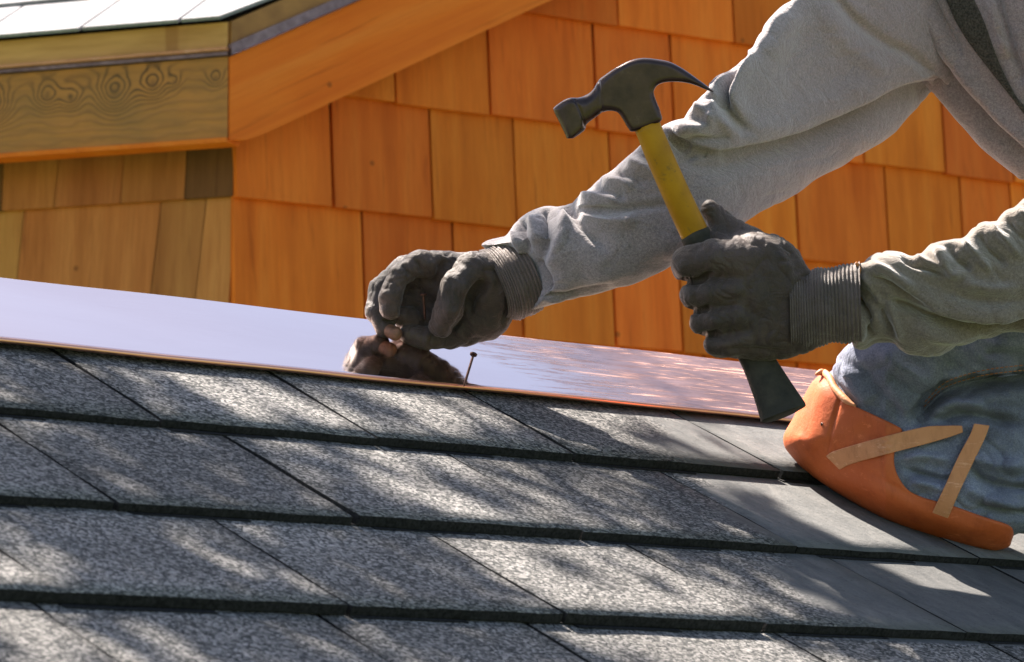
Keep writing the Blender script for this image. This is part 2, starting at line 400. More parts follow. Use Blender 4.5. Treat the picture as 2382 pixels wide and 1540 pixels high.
# ------------------------------------------------------------------ the near roof (object space u, v, n)
RF = np.stack([U, V, N], 1)
roof = thing('shingled_roof', 'dark grey shingled roof slope filling the foreground below the copper strip', 'roof', O, rot=RF)
def slab(u0, u1, v0, v1, n0, n1):
    c = [(u0, v0), (u1, v0), (u1, v1), (u0, v1)]
    return fixnormals(pymesh([(a, b, n0) for a, b in c] + [(a, b, n1) for a, b in c],
                             [(3, 2, 1, 0), (4, 5, 6, 7), (0, 1, 5, 4), (1, 2, 6, 5), (2, 3, 7, 6), (3, 0, 4, 7)]))
RIDGE = 0.158
link('roof_deck', slab(-2.6, 2.8, -1.75, RIDGE, -0.04, -0.012), M['core'], roof)
# far slope beyond the ridge
back = np.array([V[0], V[1], -V[2]]); bl = np.array([back @ U, back @ V, back @ N])
v0 = np.array([-2.6, RIDGE, -0.004]); v1 = np.array([2.8, RIDGE, -0.004]); Lb = 0.9
link('far_roof_slope', box_between([v0, v1, v1 + bl * Lb, v0 + bl * Lb], (0, -0.01, -0.03)), M['core'], roof)
def tab_mesh(u0, u1, vb, vt, thick, seed):
    r = random.Random(seed); K = max(4, int((u1 - u0) / 0.03)); J = 7
    vs = []; fs = []
    skew = r.uniform(-0.002, 0.002)
    be = [r.uniform(-0.0014, 0.0014) for _ in range(K + 1)]
    for j in range(J + 1):
        t = j / J
        for i in range(K + 1):
            s = i / K
            u = u0 + (u1 - u0) * s + r.uniform(-0.0013, 0.0013) * (1 if i in (0, K) else 0) + skew * (1 - t)
            v = vb + (vt - vb) * t + (be[i] if j == 0 else 0)
            h = 0.0115 * (1 - t) + 0.0005 * t + (thick - 0.008) * (1 - t) + 0.0007 * noise.noise((u * 14, v * 14, seed))
            vs.append((u, v, h))
    for j in range(J):
        for i in range(K):
            a = j * (K + 1) + i; fs.append((a, a + 1, a + K + 2, a + K + 1))
    top = len(vs); border = [i for i in range(K + 1)] + [j * (K + 1) + K for j in range(1, J + 1)] + [J * (K + 1) + i for i in range(K - 1, -1, -1)] + [j * (K + 1) for j in range(J - 1, 0, -1)]
    for b in border:
        x, y, z = vs[b]; vs.append((x, y, z - thick))
    nb = len(border)
    for k in range(nb):
        a, b = border[k], border[(k + 1) % nb]; fs.append((b, a, top + k, top + (k + 1) % nb))
    me = pymesh(vs, fs); me.materials.append(M['shingle']); me.materials.append(M['core'])
    ntop = J * K
    me.polygons.foreach_set('material_index', [0 if i < ntop else 1 for i in range(len(me.polygons))])
    me.polygons.foreach_set('use_smooth', [i < ntop for i in range(len(me.polygons))])
    return me
rows = [(-0.162, [-0.478, -0.238, 0.005, 0.285]), (-0.355, [-0.655, -0.413, -0.158, 0.116]), (-0.535, [-0.830, -0.564, -0.337, -0.105, 0.156]),
        (-0.727, [-0.850, -0.592, -0.377, -0.090]), (-0.915, None), (-1.10, None), (-1.29, None), (-1.48, None)]
prevb = 0.02; seed = 10
for ri, (vb, cuts) in enumerate(rows):
    vt = prevb + 0.04 if ri else 0.155
    prevb = vb
    link('shingle_base_course', fixnormals(pymesh([(-2.3, vb + 0.0015, 0.0032), (2.3, vb + 0.0015, 0.0032), (2.3, vb + 0.05, 0.0005), (-2.3, vb + 0.05, 0.0005), (-2.3, vb + 0.0015, -0.0005), (2.3, vb + 0.0015, -0.0005), (2.3, vb + 0.05, -0.004), (-2.3, vb + 0.05, -0.004)],  # dark filler added under each course to block light slivers in the cuts
         [(0, 1, 2, 3), (7, 6, 5, 4), (0, 4, 5, 1), (1, 5, 6, 2), (2, 6, 7, 3), (3, 7, 4, 0)])), M['core'], roof)
    if cuts is None: cuts = [-0.72 + 0.13 * (ri % 2)]
    cuts = list(cuts)
    while cuts[0] > -1.9: cuts.insert(0, cuts[0] - random.choice([0.235, 0.255, 0.27]))
    while cuts[-1] < 1.9: cuts.append(cuts[-1] + random.choice([0.24, 0.26, 0.275]))
    for a, b in zip(cuts[:-1], cuts[1:]):
        th = random.uniform(0.0052, 0.0086)
        seed += 1
        g = random.uniform(0.0014, 0.0022)
        link('shingle', tab_mesh(a + g, b - g, vb, vt, th, seed), None, roof)
        # laminated lower ply showing under part of each butt
        w = (b - a) * random.uniform(0.42, 0.56); s0 = a + (b - a) * random.uniform(0.0, 0.12)
        lv = vb - random.uniform(0.004, 0.007)
        pl = fixnormals(pymesh([(s0, lv, 0.0035), (s0 + w, lv, 0.0035), (s0 + w + 0.004, vb + 0.02, 0.0005), (s0 - 0.004, vb + 0.02, 0.0005),
                     (s0, lv, -0.001), (s0 + w, lv, -0.001), (s0 + w + 0.004, vb + 0.02, -0.003), (s0 - 0.004, vb + 0.02, -0.003)],
                    [(0, 1, 2, 3), (7, 6, 5, 4), (0, 4, 5, 1), (1, 5, 6, 2), (2, 6, 7, 3), (3, 7, 4, 0)]))
        link('shingle_ply', pl, M['core'], roof)

# ------------------------------------------------------------------ copper strip
flash = thing('copper_flashing', 'long polished copper flashing strip laid along the roof ridge, hand and nail on it', 'flashing', O, rot=RF)
K = 160; vs = []; fs = []
prof = [(-0.006, 0.0140), (-0.0055, 0.0150), (-0.0045, 0.0158), (-0.0030, 0.0160), (0.0, 0.0160), (0.04, 0.0158), (0.09, 0.0160), (0.13, 0.0158), (0.164, 0.0160), (0.1645, 0.0160), (0.165, 0.01595)]
us = np.linspace(-2.4, 1.15, K)
prof = [(v - 0.002, n - 0.001) for v, n in prof]
for u in us:
    for v, n in prof: vs.append((u, v, n + 0.0004 * math.sin(u * 9 + v * 20) + 0.0003 * math.sin(u * 21)))
nP = len(prof)
for i in range(K - 1):
    for j in range(nP - 1):
        a = i * nP + j; fs.append((a, a + nP, a + nP + 1, a + 1))
me = fixnormals(pymesh(vs, fs))
sheet = link('copper_sheet', me, M['copper'], flash, True)
so = sheet.modifiers.new('thickness', 'SOLIDIFY'); so.thickness = 0.0012; so.offset = -1
me.update()
link('rolled_hem', sweep([(u, -0.0085, 0.0128 + 0.0004 * math.sin(u * 9) + 0.0003 * math.sin(u * 21)) for u in us], 0.0026, seg=10), M['copper_edge'], flash, True)

def nail(label, base_pt, tip_dir, length, group=None):
    t = thing('nail', label, 'nail', base_pt, group=group)
    d = unit(np.array(tip_dir))
    z = np.zeros(3)
    link('shank', sweep([z, d * 0.004, d * length * 0.95, d * length], [0.0003, 0.0013, 0.0013, 0.0013], seg=10), M['nail'], t, True)
    link('nail_head', sweep([d * (length - 0.0003), d * length, d * (length + 0.0014), d * (length + 0.0019)], [0.0016, 0.0034, 0.0036, 0.0026], seg=14), M['nail'], t, False)
    return t
b = on_roof(1079, 899, 0.016); tpt = P(1101, 826, 3.495)
nail('rusty nail standing in the copper strip right of the gloved hand', b, tpt - b, np.linalg.norm(tpt - b))
b = P(989, 745, 3.558); tpt = P(985, 687, 3.555)
nail('thin copper coloured nail held inside the fingers of the glove', b, tpt - b, np.linalg.norm(tpt - b))

# ------------------------------------------------------------------ the cedar clad building behind
C0 = P(555, 465, 4.6)
D = horiz(13150); L = horiz(-20500)
nD = np.array([D[1], -D[0], 0]); nL = -np.array([L[1], -L[0], 0])      # both point outwards to the camera
if nD @ C0 > 0: nD = -nD
if nL @ C0 > 0: nL = -nL
house = thing('cedar_shingled_building', 'orange cedar shingled building with gable rake and eave behind the roof', 'building', C0)
def rel(p): return np.array(p) - C0
TANP = 0.503
RB0 = 0.786                               # height of the rake line at the corner
APEX = 2.1
def rake_z(a): return RB0 + 0.06 + TANP * (a if a < APEX else 2 * APEX - a)
Z = np.array([0, 0, 1.0])
def clip_top(poly, fn):
    out = []
    for i in range(len(poly)):
        p, q = poly[i], poly[(i + 1) % len(poly)]
        fp, fq = fn(*p) , fn(*q)
        if fp >= 0: out.append(p)
        if (fp >= 0) != (fq >= 0):
            t = fp / (fp - fq); out.append((p[0] + t * (q[0] - p[0]), p[1] + t * (q[1] - p[1])))
    return out
def clad(poly, Dir, nrm, zb, zt, mat, prp=0.013):
    """one tapered cedar shingle from a polygon in (along, height)"""
    if len(poly) < 3: return
    f = []; bk = []
    for a, z in poly:
        t = (z - zb) / (zt - zb)
        base = C0 + Dir * a + Z * (z - C0[2])
        f.append(rel(base + nrm * (prp * (1 - t) + 0.002 * t))); bk.append(rel(base - nrm * 0.001))
    n = len(f)
    me = fixnormals(pymesh(f + bk, [tuple(range(n)), tuple(reversed(range(n, 2 * n)))] + [(i, i + n, (i + 1) % n + n, (i + 1) % n) for i in range(n)]))
    link('cedar_shingle', me, mat, house)
E = 0.145
gapsD = {0.716: [0.012, 0.133, 0.286, 0.419, 0.577, 0.70, 0.80, 0.902, 1.069, 1.212], 0.571: [0.182, 0.322, 0.430, 0.582, 0.695, 0.83, 0.99],
         0.861: [0.100, 0.227, 0.376, 0.551, 0.683, 0.86, 1.023, 1.178], 1.006: [0.42, 0.587, 0.789, 0.95, 1.10]}
TOPS = {}
for k in range(-9, 9):
    zb = round(0.716 + E * k, 3); zt = zb + E + 0.012
    g = list(gapsD.get(zb, [0.09 * (k % 3) + 0.05]))
    while g[0] > 0.16: g.insert(0, g[0] - random.uniform(0.12, 0.16))
    while g[-1] < 2 * APEX - 0.1: g.append(g[-1] + random.uniform(0.09, 0.19))
    g = [x for x in g if x > 0.008 or x == g[0]]
    g[0] = -0.0125
    for a, b in zip(g[:-1], g[1:]):
        if min(rake_z(a), rake_z(b)) < zb and max(rake_z(a), rake_z(b), rake_z((a + b) / 2)) < zb: continue
        gp = random.uniform(0.0014, 0.0030)
        a2, b2 = a + gp, b - gp
        dz = random.uniform(-0.0012, 0.0012)
        poly = [(a2, zb + dz), (b2, zb + dz + random.uniform(-0.001, 0.001)), (b2, zt), (a2, zt)]
        poly = clip_top(poly, lambda x, z: (rake_z(0) + TANP * x) - z)
        poly = clip_top(poly, lambda x, z: (rake_z(0) + TANP * (2 * APEX - x)) - z)
        clad(poly, D, nD, zb, zt, M['cedar'])
# explicit slightly slanting shingles of the left face
def La(x, y):
    p = hit(x, y, C0, nL); return ((p - C0) @ L, p[2])
def lrow(zb, zt, cuts, mats):
    for i in range(len(cuts) - 1):
        (t0, b0), (t1, b1) = cuts[i], cuts[i + 1]
        g = 0.0012
        poly = [(b0 - g, zb), (b1 + g, zb), (t1 + g, zt), (t0 - g, zt)]
        clad(poly, L, nL, zb, zt, mats[i % len(mats)], 0.012)
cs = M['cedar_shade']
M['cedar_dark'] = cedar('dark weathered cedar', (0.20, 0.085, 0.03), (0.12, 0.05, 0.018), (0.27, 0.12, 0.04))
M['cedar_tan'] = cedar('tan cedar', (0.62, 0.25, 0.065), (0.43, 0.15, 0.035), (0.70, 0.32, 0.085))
def ext(cuts):
    while cuts[-1][0] < 2.4: d = random.uniform(0.09, 0.16); cuts.append((cuts[-1][0] + d, cuts[-1][1] + d + random.uniform(-.006, .006)))
    return cuts
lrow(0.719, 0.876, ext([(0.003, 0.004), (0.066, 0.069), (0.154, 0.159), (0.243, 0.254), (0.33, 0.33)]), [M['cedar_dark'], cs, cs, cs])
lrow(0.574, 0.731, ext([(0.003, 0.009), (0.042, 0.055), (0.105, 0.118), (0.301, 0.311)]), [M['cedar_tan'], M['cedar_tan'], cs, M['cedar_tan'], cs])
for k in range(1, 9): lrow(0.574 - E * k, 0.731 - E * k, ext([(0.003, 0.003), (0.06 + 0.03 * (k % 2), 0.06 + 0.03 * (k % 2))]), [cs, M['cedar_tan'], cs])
# sheathing behind
def wallpoly(pts, Dir, nrm, back=0.03):
    return box_between([rel(C0 + Dir * a + Z * (z - C0[2]) - nrm * 0.0015) for a, z in pts], -nrm * back)
link('gable_wall', wallpoly([(0, -0.8), (2 * APEX, -0.8), (2 * APEX, rake_z(0)), (APEX, rake_z(APEX)), (0, rake_z(0))], D, nD), M['sheath'], house)
link('side_wall', wallpoly([(0.03, -0.8), (2.5, -0.8), (2.5, 0.87), (0.03, 0.87)], L, nL), M['sheath'], house)

# eave fascia, drip edge, rake boards: planes standing 7 cm proud of the walls
Cf = P(531, 300, 4.515)
def fc(x, y, Dir, nrm): p = hit(x, y, Cf, nrm); return ((p - Cf) @ Dir, p[2])
def at_f(a, z, Dir, out, nrm): return Cf + Dir * a + Z * (z - Cf[2]) + nrm * out
zt_f = fc(265, 151, L, nL)[1]; zb_f = fc(265, 338, L, nL)[1]; ze = fc(265, 72, L, nL)[1]
def lframe(name, x0, x1, z0, z1, out, back, mat):
    """board along the eave with its own frame: x along, z up"""
    o = link(name, slab_xyz(x0, x1, -back, out, z0, z1), mat, house)
    mt = Matrix([[-L[0], -nL[0], 0], [-L[1], -nL[1], 0], [0, 0, 1]]).to_4x4()
    mt = Matrix(((L[0], nL[0], 0, 0), (L[1], nL[1], 0, 0), (0, 0, 1, 0), (0, 0, 0, 1)))
    mt.translation = Vector(Cf - C0) + Vector((0, 0, 0)); o.matrix_basis = mt
    return o
def slab_xyz(x0, x1, y0, y1, z0, z1):
    c = [(x0, y0), (x1, y0), (x1, y1), (x0, y1)]
    return fixnormals(pymesh([(a, b, z0) for a, b in c] + [(a, b, z1) for a, b in c], [(3, 2, 1, 0), (4, 5, 6, 7), (0, 1, 5, 4), (1, 2, 6, 5), (2, 3, 7, 6), (3, 0, 4, 7)]))
zz0 = Cf[2]
lframe('eave_fascia', 0.0015, 2.5, zb_f - zz0, zt_f - zz0 - 0.001, 0.0, 0.022, M['knotty'])
lframe('soffit_lip', 0.0015, 2.5, zb_f - zz0 - 0.006, zb_f - zz0 - 0.0005, 0.003, 0.035, M['rake'])
lframe('drip_edge', -0.001, 2.5, zt_f - zz0, zt_f - zz0 + 0.005, 0.006, 0.02, M['drip'])
lframe('drip_flange', -0.001, 2.5, zt_f - zz0 + 0.0055, zt_f - zz0 + 0.009, 0.012, 0.01, M['strap'])
lframe('sheathing_edge', 0.0015, 2.5, zt_f - zz0 + 0.0095, ze - zz0 - 0.0012, 0.002, 0.02, M['pale_wood'])
# rake boards on the gable side
def Dc(x, y): return fc(x, y, D, nD)
def rake_board(name, pts, out, back, mat):
    o = link(name, box_between([at_f(a, z, D, out, nD) - C0 for a, z in pts], -nD * back), mat, house); return o
rb = Dc(575, 326); rt0 = Dc(534, 132); rt1 = Dc(838, 0); rbe = Dc(1282, 0)
sl_t = (rt1[1] - rt0[1]) / (rt1[0] - rt0[0]); sl_b = (rbe[1] - rb[1]) / (rbe[0] - rb[0])
LR = APEX + 0.05
curve = [Dc(534, 326), Dc(575, 325), Dc(610, 313), Dc(660, 290)]
sl_b = (rbe[1] - curve[3][1]) / (rbe[0] - curve[3][0])
rake_board('rake_board', [(0.0015, rt0[1])] + [(max(c[0], 0.0015), c[1]) for c in curve] + [(LR, curve[3][1] + sl_b * (LR - curve[3][0])), (LR, rt0[1] + sl_t * LR)], 0.0, 0.022, M['rake'])
sl = sl_t
e0 = Dc(534, 104); e1 = Dc(534, 52)
rake_board('rake_drip_edge', [(-0.001, rt0[1] + 0.001), (LR, rt0[1] + 0.001 + sl * LR), (LR, e0[1] + sl * LR), (-0.001, e0[1])], 0.008, 0.02, M['drip'])
rake_board('rake_trim', [(0.0015, e0[1] + 0.001), (LR, e0[1] + 0.001 + sl * LR), (LR, e1[1] + 0.001 + sl * LR), (0.0015, e1[1] + 0.001)], 0.003, 0.02, M['olive'])
# its roof: frame e1 along the eave, e2 up the slope
Rdir = unit(D + Z * sl)
e1v = L; nR = unit(np.cross(Rdir, L)); nR = nR if nR[2] > 0 else -nR
e2v = np.cross(nR, e1v); e2v = e2v if e2v[2] > 0 else -e2v
eo = at_f(0, ze, L, 0.012, nL)
rake_t = (Rdir @ e1v) / (Rdir @ e2v)      # how far the rake drifts along the eave per unit of slope
def rp(a, b, n): return eo + e1v * a + e2v * b + nR * n
ee = 2.2
link('roof_deck', box_between([rel(rp(0.02, 0.03, -0.006)), rel(rp(2.5, 0.03, -0.006)), rel(rp(2.5 + rake_t * ee, ee, -0.006)), rel(rp(0.004 + rake_t * ee, ee, -0.006))], -nR * 0.012), M['core'], house)
def roof_px(x, y):
    p = hit(x, y, eo, nR) - eo; return (p @ e1v, p @ e2v)
c1 = [0.0] + [roof_px(x, y)[0] - (roof_px(x, y)[1]) * 0.0 for x, y in ((431, 46), (188, 76), (0, 58))]
exp2 = max(0.12, roof_px(100, 8)[1])
for r in range(6):
    b0, b1 = r * exp2 - 0.004, (r + 1) * exp2 + 0.02
    cuts = list(c1) if r == 0 else [0.0, 0.10 + 0.1 * (r % 2)]
    while cuts[-1] < 2.3: cuts.append(cuts[-1] + random.uniform(0.17, 0.27))
    for i, (a, b) in enumerate(zip(cuts[:-1], cuts[1:])):
        g = 0.0022
        q = [(a + g + rake_t * b0 * (i == 0) , b0), (b - g, b0 + random.uniform(-.002, .002)), (b - g, b1), (a + g + rake_t * b1 * (i == 0), b1)]
        lift = lambda bb: 0.006 * (1 - (bb - b0) / (b1 - b0)) + 0.0005
        top = [rel(rp(x, y, lift(y))) for x, y in q]
        link('asphalt_shingle', box_between(top, -nR * 0.0045), M['shingle_pale'], house)

# the numbers above are in units of 1.3 m: bring the building to its real size and place
for ch in house.children:
    ch.data.transform(Matrix.Scale(HK, 4))
    ch.location = ch.location * HK
house.location = Vector(C0 * HK)

# ------------------------------------------------------------------ signed distance modelling in "picture units" at a given distance
def mapper(dref, tilt=None):
    k = dref / FPX
    def f(v):
        v = np.asarray(v, float); d = dref + v[:, 2] * k
        if tilt is not None: d = d + tilt(v[:, 0], v[:, 1])
        loc = np.stack([(v[:, 0] - CX) / FPX * d, (v[:, 1] - CY) / FPX * d, d], 1)
        return loc @ RW.T
    return f
def smin(a, b, k):
    if k <= 0: return np.minimum(a, b)
    h = np.clip(0.5 + 0.5 * (b - a) / k, 0, 1); return b + (a - b) * h - k * h * (1 - h)
def smax(a, b, k): return -smin(-a, -b, k)
class Field:
    def __init__(s, lo, hi, step):
        s.lo = np.array(lo, float); s.step = step; s.n = np.ceil((np.array(hi) - s.lo) / step).astype(int) + 1
        ax = [s.lo[i] + step * np.arange(s.n[i], dtype=np.float32) for i in range(3)]
        s.ax = ax; s.x = ax[0][:, None, None].astype(np.float32); s.y = ax[1][None, :, None].astype(np.float32); s.z = ax[2][None, None, :].astype(np.float32)
        s.f = np.full(s.n, 60.0, np.float32)
    def seg(s, a, b, ra, rb, zs=1.0):
        a = np.array(a, float); b = np.array(b, float); d = b - a; L2 = float(d @ d) + 1e-9
        px, py, pz = s.x - a[0], s.y - a[1], s.z - a[2]
        t = np.clip((px * d[0] + py * d[1] + pz * d[2]) / L2, 0, 1)
        return np.sqrt((px - d[0] * t) ** 2 + (py - d[1] * t) ** 2 + ((pz - d[2] * t) / zs) ** 2) - (ra + (rb - ra) * t)
    def chain(s, pts, k=8, zs=1.0):
        """pts: (x, y, z, r); returns the field of a limb"""
        g = None
        if len(pts) == 1: pts = pts * 2
        for p, q in zip(pts[:-1], pts[1:]):
            e = s.seg(p[:3], q[:3], p[3], q[3], zs); g = e if g is None else smin(g, e, k)
        return g
    def add(s, g, k=10): s.f = smin(s.f, g, k).astype(np.float32); return s
    def cut(s, g, k=4): s.f = smax(s.f, -g, k).astype(np.float32); return s
    def poly2d(s, poly, sub=4):
        p = smooth_poly(poly, sub) if sub else np.array(poly, float)
        X, Y = s.ax[0][:, None].astype(float), s.ax[1][None, :].astype(float)
        dist = np.full((s.n[0], s.n[1]), 1e9); ins = np.zeros(dist.shape, bool)
        for i in range(len(p)):
            (x0, y0), (x1, y1) = p[i], p[(i + 1) % len(p)]
            dx, dy = x1 - x0, y1 - y0; l2 = dx * dx + dy * dy
            if l2 < 1e-9: continue
            t = np.clip(((X - x0) * dx + (Y - y0) * dy) / l2, 0, 1)
            dist = np.minimum(dist, (X - x0 - dx * t) ** 2 + (Y - y0 - dy * t) ** 2)
            if y0 != y1:
                c = ((Y > min(y0, y1)) & (Y <= max(y0, y1))) & (X < (x0 + (Y - y0) * dx / dy)); ins ^= c
        d = np.sqrt(dist); return np.where(ins, d, -d).astype(np.float32)     # positive inside
    def pillow(s, poly, R, zs=1.0, zc=0.0, sub=4, flat=0.0):
        d = s.poly2d(poly, sub)[:, :, None]
        zc_ = zc if np.isscalar(zc) else zc(s.x, s.y)
        q = np.maximum(np.abs(s.z - zc_) - flat, 0) / zs
        w = np.maximum(R - d, 0)
        return np.sqrt(q * q + w * w) - R
    def mesh(s, mp, folds=(), rough=None, iso=0.0, facing=(-0.25, 0.25), smooth=1, gain=1.0):
        g = openvdb.FloatGrid(60.0); g.copyFromArray(np.ascontiguousarray(s.f))
        pts, quads = g.convertToQuads(iso)
        pts = np.array(pts, float) * s.step + s.lo; quads = np.array(quads)
        # orientation
        me = bpy.data.meshes.new('mesh'); me.from_pydata(pts.tolist(), [], quads.tolist()); me.update()
        v = pts; q0, q1, q2, q3 = (v[quads[:, i]] for i in range(4))
        vol = np.einsum('ij,ij->i', q0, np.cross(q1, q2)).sum() + np.einsum('ij,ij->i', q0, np.cross(q2, q3)).sum()
        if vol < 0: me.flip_normals(); quads = quads[:, ::-1]
        # relax
        if smooth:
            ed = np.empty(len(me.edges) * 2, int); me.edges.foreach_get('vertices', ed); ed = ed.reshape(-1, 2)
            for _ in range(smooth):
                acc = np.zeros_like(v); cnt = np.zeros(len(v))
                for a, b in ((0, 1), (1, 0)):
                    np.add.at(acc, ed[:, a], v[ed[:, b]]); np.add.at(cnt, ed[:, a], 1)
                v = v * 0.4 + 0.6 * acc / np.maximum(cnt, 1)[:, None]
            me.vertices.foreach_set('co', v.ravel()); me.update()
        nrm = np.empty(len(v) * 3); me.vertex_normals.foreach_get('vector', nrm); nrm = nrm.reshape(-1, 3)
        if folds:
            w = np.clip((-nrm[:, 2] - facing[0]) / (facing[1] - facing[0]), 0, 1); w = w * w * (3 - 2 * w)
            disp = np.zeros(len(v))
            for fo in folds: disp += fold(v[:, :2], **fo)
            v = v + nrm * (disp * w * gain)[:, None]
        if rough:
            amp, sc, amp2, sc2, ang = (list(rough) + [0, 0.01, 0.0])[:5] if len(rough) < 5 else rough
            nz = np.array([noise.noise((a[0] * sc, a[1] * sc, a[2] * sc)) for a in v]) * amp
            if amp2:                                       # thin random creases, longer along 'ang'
                ca, sa = math.cos(ang), math.sin(ang)
                def rdg(a):
                    p, q = (a[0] * ca + a[1] * sa), (-a[0] * sa + a[1] * ca)
                    wx = noise.noise((a[0] * sc2 * 0.7, a[1] * sc2 * 0.7, 7.1)) * 0.9
                    k = noise.noise((p * sc2 * 0.42 + wx, q * sc2 + wx, a[2] * sc2 * 0.6))
                    m_ = 0.5 + 0.5 * noise.noise((a[0] * sc2 * 0.35 + 9, a[1] * sc2 * 0.35, 3.3))
                    return -(1 - min(1, abs(k) * 2.6)) ** 2 * m_
                nz = nz + np.array([rdg(a) for a in v]) * amp2
            v = v + nrm * nz[:, None]
        s.v = v
        me.vertices.foreach_set('co', mp(v).ravel()); me.update()
        return me
def smooth_poly(poly, sub):
    p = np.array(poly, float); n = len(p); out = []
    for i in range(n):
        a, b, c, d = p[i - 1], p[i], p[(i + 1) % n], p[(i + 2) % n]
        for t in np.arange(sub) / sub:
            out.append(0.5 * ((2 * b) + (c - a) * t + (2 * a - 5 * b + 4 * c - d) * t * t + (-a + 3 * b - 3 * c + d) * t ** 3))
    return np.array(out)
def smooth_line(pts, sub=6):
    p = np.array(pts, float)
    if len(p) < 3: return p
    q = np.vstack([2 * p[0] - p[1], p, 2 * p[-1] - p[-2]]); out = []
    for i in range(1, len(q) - 2):
        a, b, c, d = q[i - 1], q[i], q[i + 1], q[i + 2]
        for t in np.arange(sub) / sub:
            out.append(0.5 * ((2 * b) + (c - a) * t + (2 * a - 5 * b + 4 * c - d) * t * t + (-a + 3 * b - 3 * c + d) * t ** 3))
    out.append(p[-1]); return np.array(out)
def fold(xy, pts, a, wl, wr=None, e0=0.25, e1=0.25):
    """height of a fold along a line: wl / wr are its widths to the left and right of the walking direction"""
    wr = wl if wr is None else wr
    p = smooth_line(pts); best = np.full(len(xy), 1e12); side = np.zeros(len(xy)); par = np.zeros(len(xy))
    seg = np.linalg.norm(np.diff(p, axis=0), axis=1); cum = np.concatenate([[0], np.cumsum(seg)]); tot = cum[-1]
    for i in range(len(p) - 1):
        d = p[i + 1] - p[i]; l2 = d @ d + 1e-9
        r = xy - p[i]; t = np.clip(r @ d / l2, 0, 1); e = r - t[:, None] * d; dd = (e * e).sum(1)
        m = dd < best; best = np.where(m, dd, best); side = np.where(m, d[0] * r[:, 1] - d[1] * r[:, 0], side); par = np.where(m, (cum[i] + t * seg[i]) / tot, par)
    s = np.sqrt(best); w = np.where(side > 0, wr, wl)          # y points down: positive cross = right hand side
    h = np.exp(-(s / w) ** 2)
    def sm(x): x = np.clip(x, 0, 1); return x * x * (3 - 2 * x)
    if e0 > 0: h = h * sm(par / e0 * 0.9 + 0.1)
    if e1 > 0: h = h * sm((1 - par) / e1 * 0.9 + 0.1)
    return a * h
def F(pts, a, wl, wr=None, e0=0.25, e1=0.25, g=1.0): return dict(pts=pts, a=a * g, wl=wl, wr=wr, e0=e0, e1=e1)

# ------------------------------------------------------------------ the worker
person = thing('person', 'worker in grey sweatshirt, dark gloves and blue jeans kneeling and leaning in from the right', 'person', P(2400, 1300, 3.62))
PL = np.array(person.location)
def shift(mp): return lambda v: mp(v) - PL

# --- far arm sleeve (reaches left to the copper)
def tiltA(x, y): return sum(tiltA0(x + o_) for o_ in np.linspace(-110, 110, 23)) / 23
def tiltA0(x): return np.interp(x, [1130, 1300, 1500, 1700, 1850, 2000, 2300], [0.0, -0.045, -0.09, -0.065, 0.08, 0.16, 0.34])
mpA = shift(mapper(3.585, tiltA))
polyA = [(1116, 567), (1174, 544), (1210, 508), (1266, 478), (1312, 481), (1379, 431), (1441, 380), (1487, 339), (1543, 290), (1590, 272), (1608, 246),
         (1636, 221), (1664, 210), (1687, 175), (1723, 139), (1749, 123), (1764, 87), (1790, 41), (1826, 8), (1849, -12), (1900, -90), (2000, -210), (2150, -330),
         (2420, -260), (2420, 80), (2300, 190), (2190, 200), (2083, 303), (1980, 370), (1852, 452), (1723, 524), (1559, 619), (1466, 662), (1349, 692), (1290, 706), (1243, 724), (1228, 722), (1246, 690), (1246, 650), (1228, 612), (1190, 588), (1140, 582)]
fa = Field((1090, -350, -190), (2440, 745, 190), 5.0)
fa.add(fa.pillow(polyA, 128, 0.85, 12.0, 3), 0)
upA = [(1569, 300), (1590, 274), (1608, 248), (1636, 223), (1664, 212), (1687, 177), (1723, 141), (1749, 125), (1764, 89), (1790, 43), (1826, 10), (1849, -10), (1900, -88), (2000, -208), (2150, -328),
       (2420, -260), (2420, 80), (2300, 190), (2190, 206), (2083, 236), (1980, 272), (1877, 318), (1800, 345), (1740, 363), (1677, 380), (1646, 372), (1605, 350)]
fa.add(fa.pillow(upA, 62, 0.9, -52.0, 3, flat=14), 5)
loA = [(1340, 480), (1385, 440), (1441, 384), (1487, 343), (1543, 294), (1575, 300), (1600, 352), (1660, 384), (1720, 392), (1700, 470), (1640, 540), (1560, 600), (1480, 600), (1440, 540), (1385, 512)]
fa.add(fa.pillow(loA, 60, 0.9, -38.0, 3, flat=8), 14)
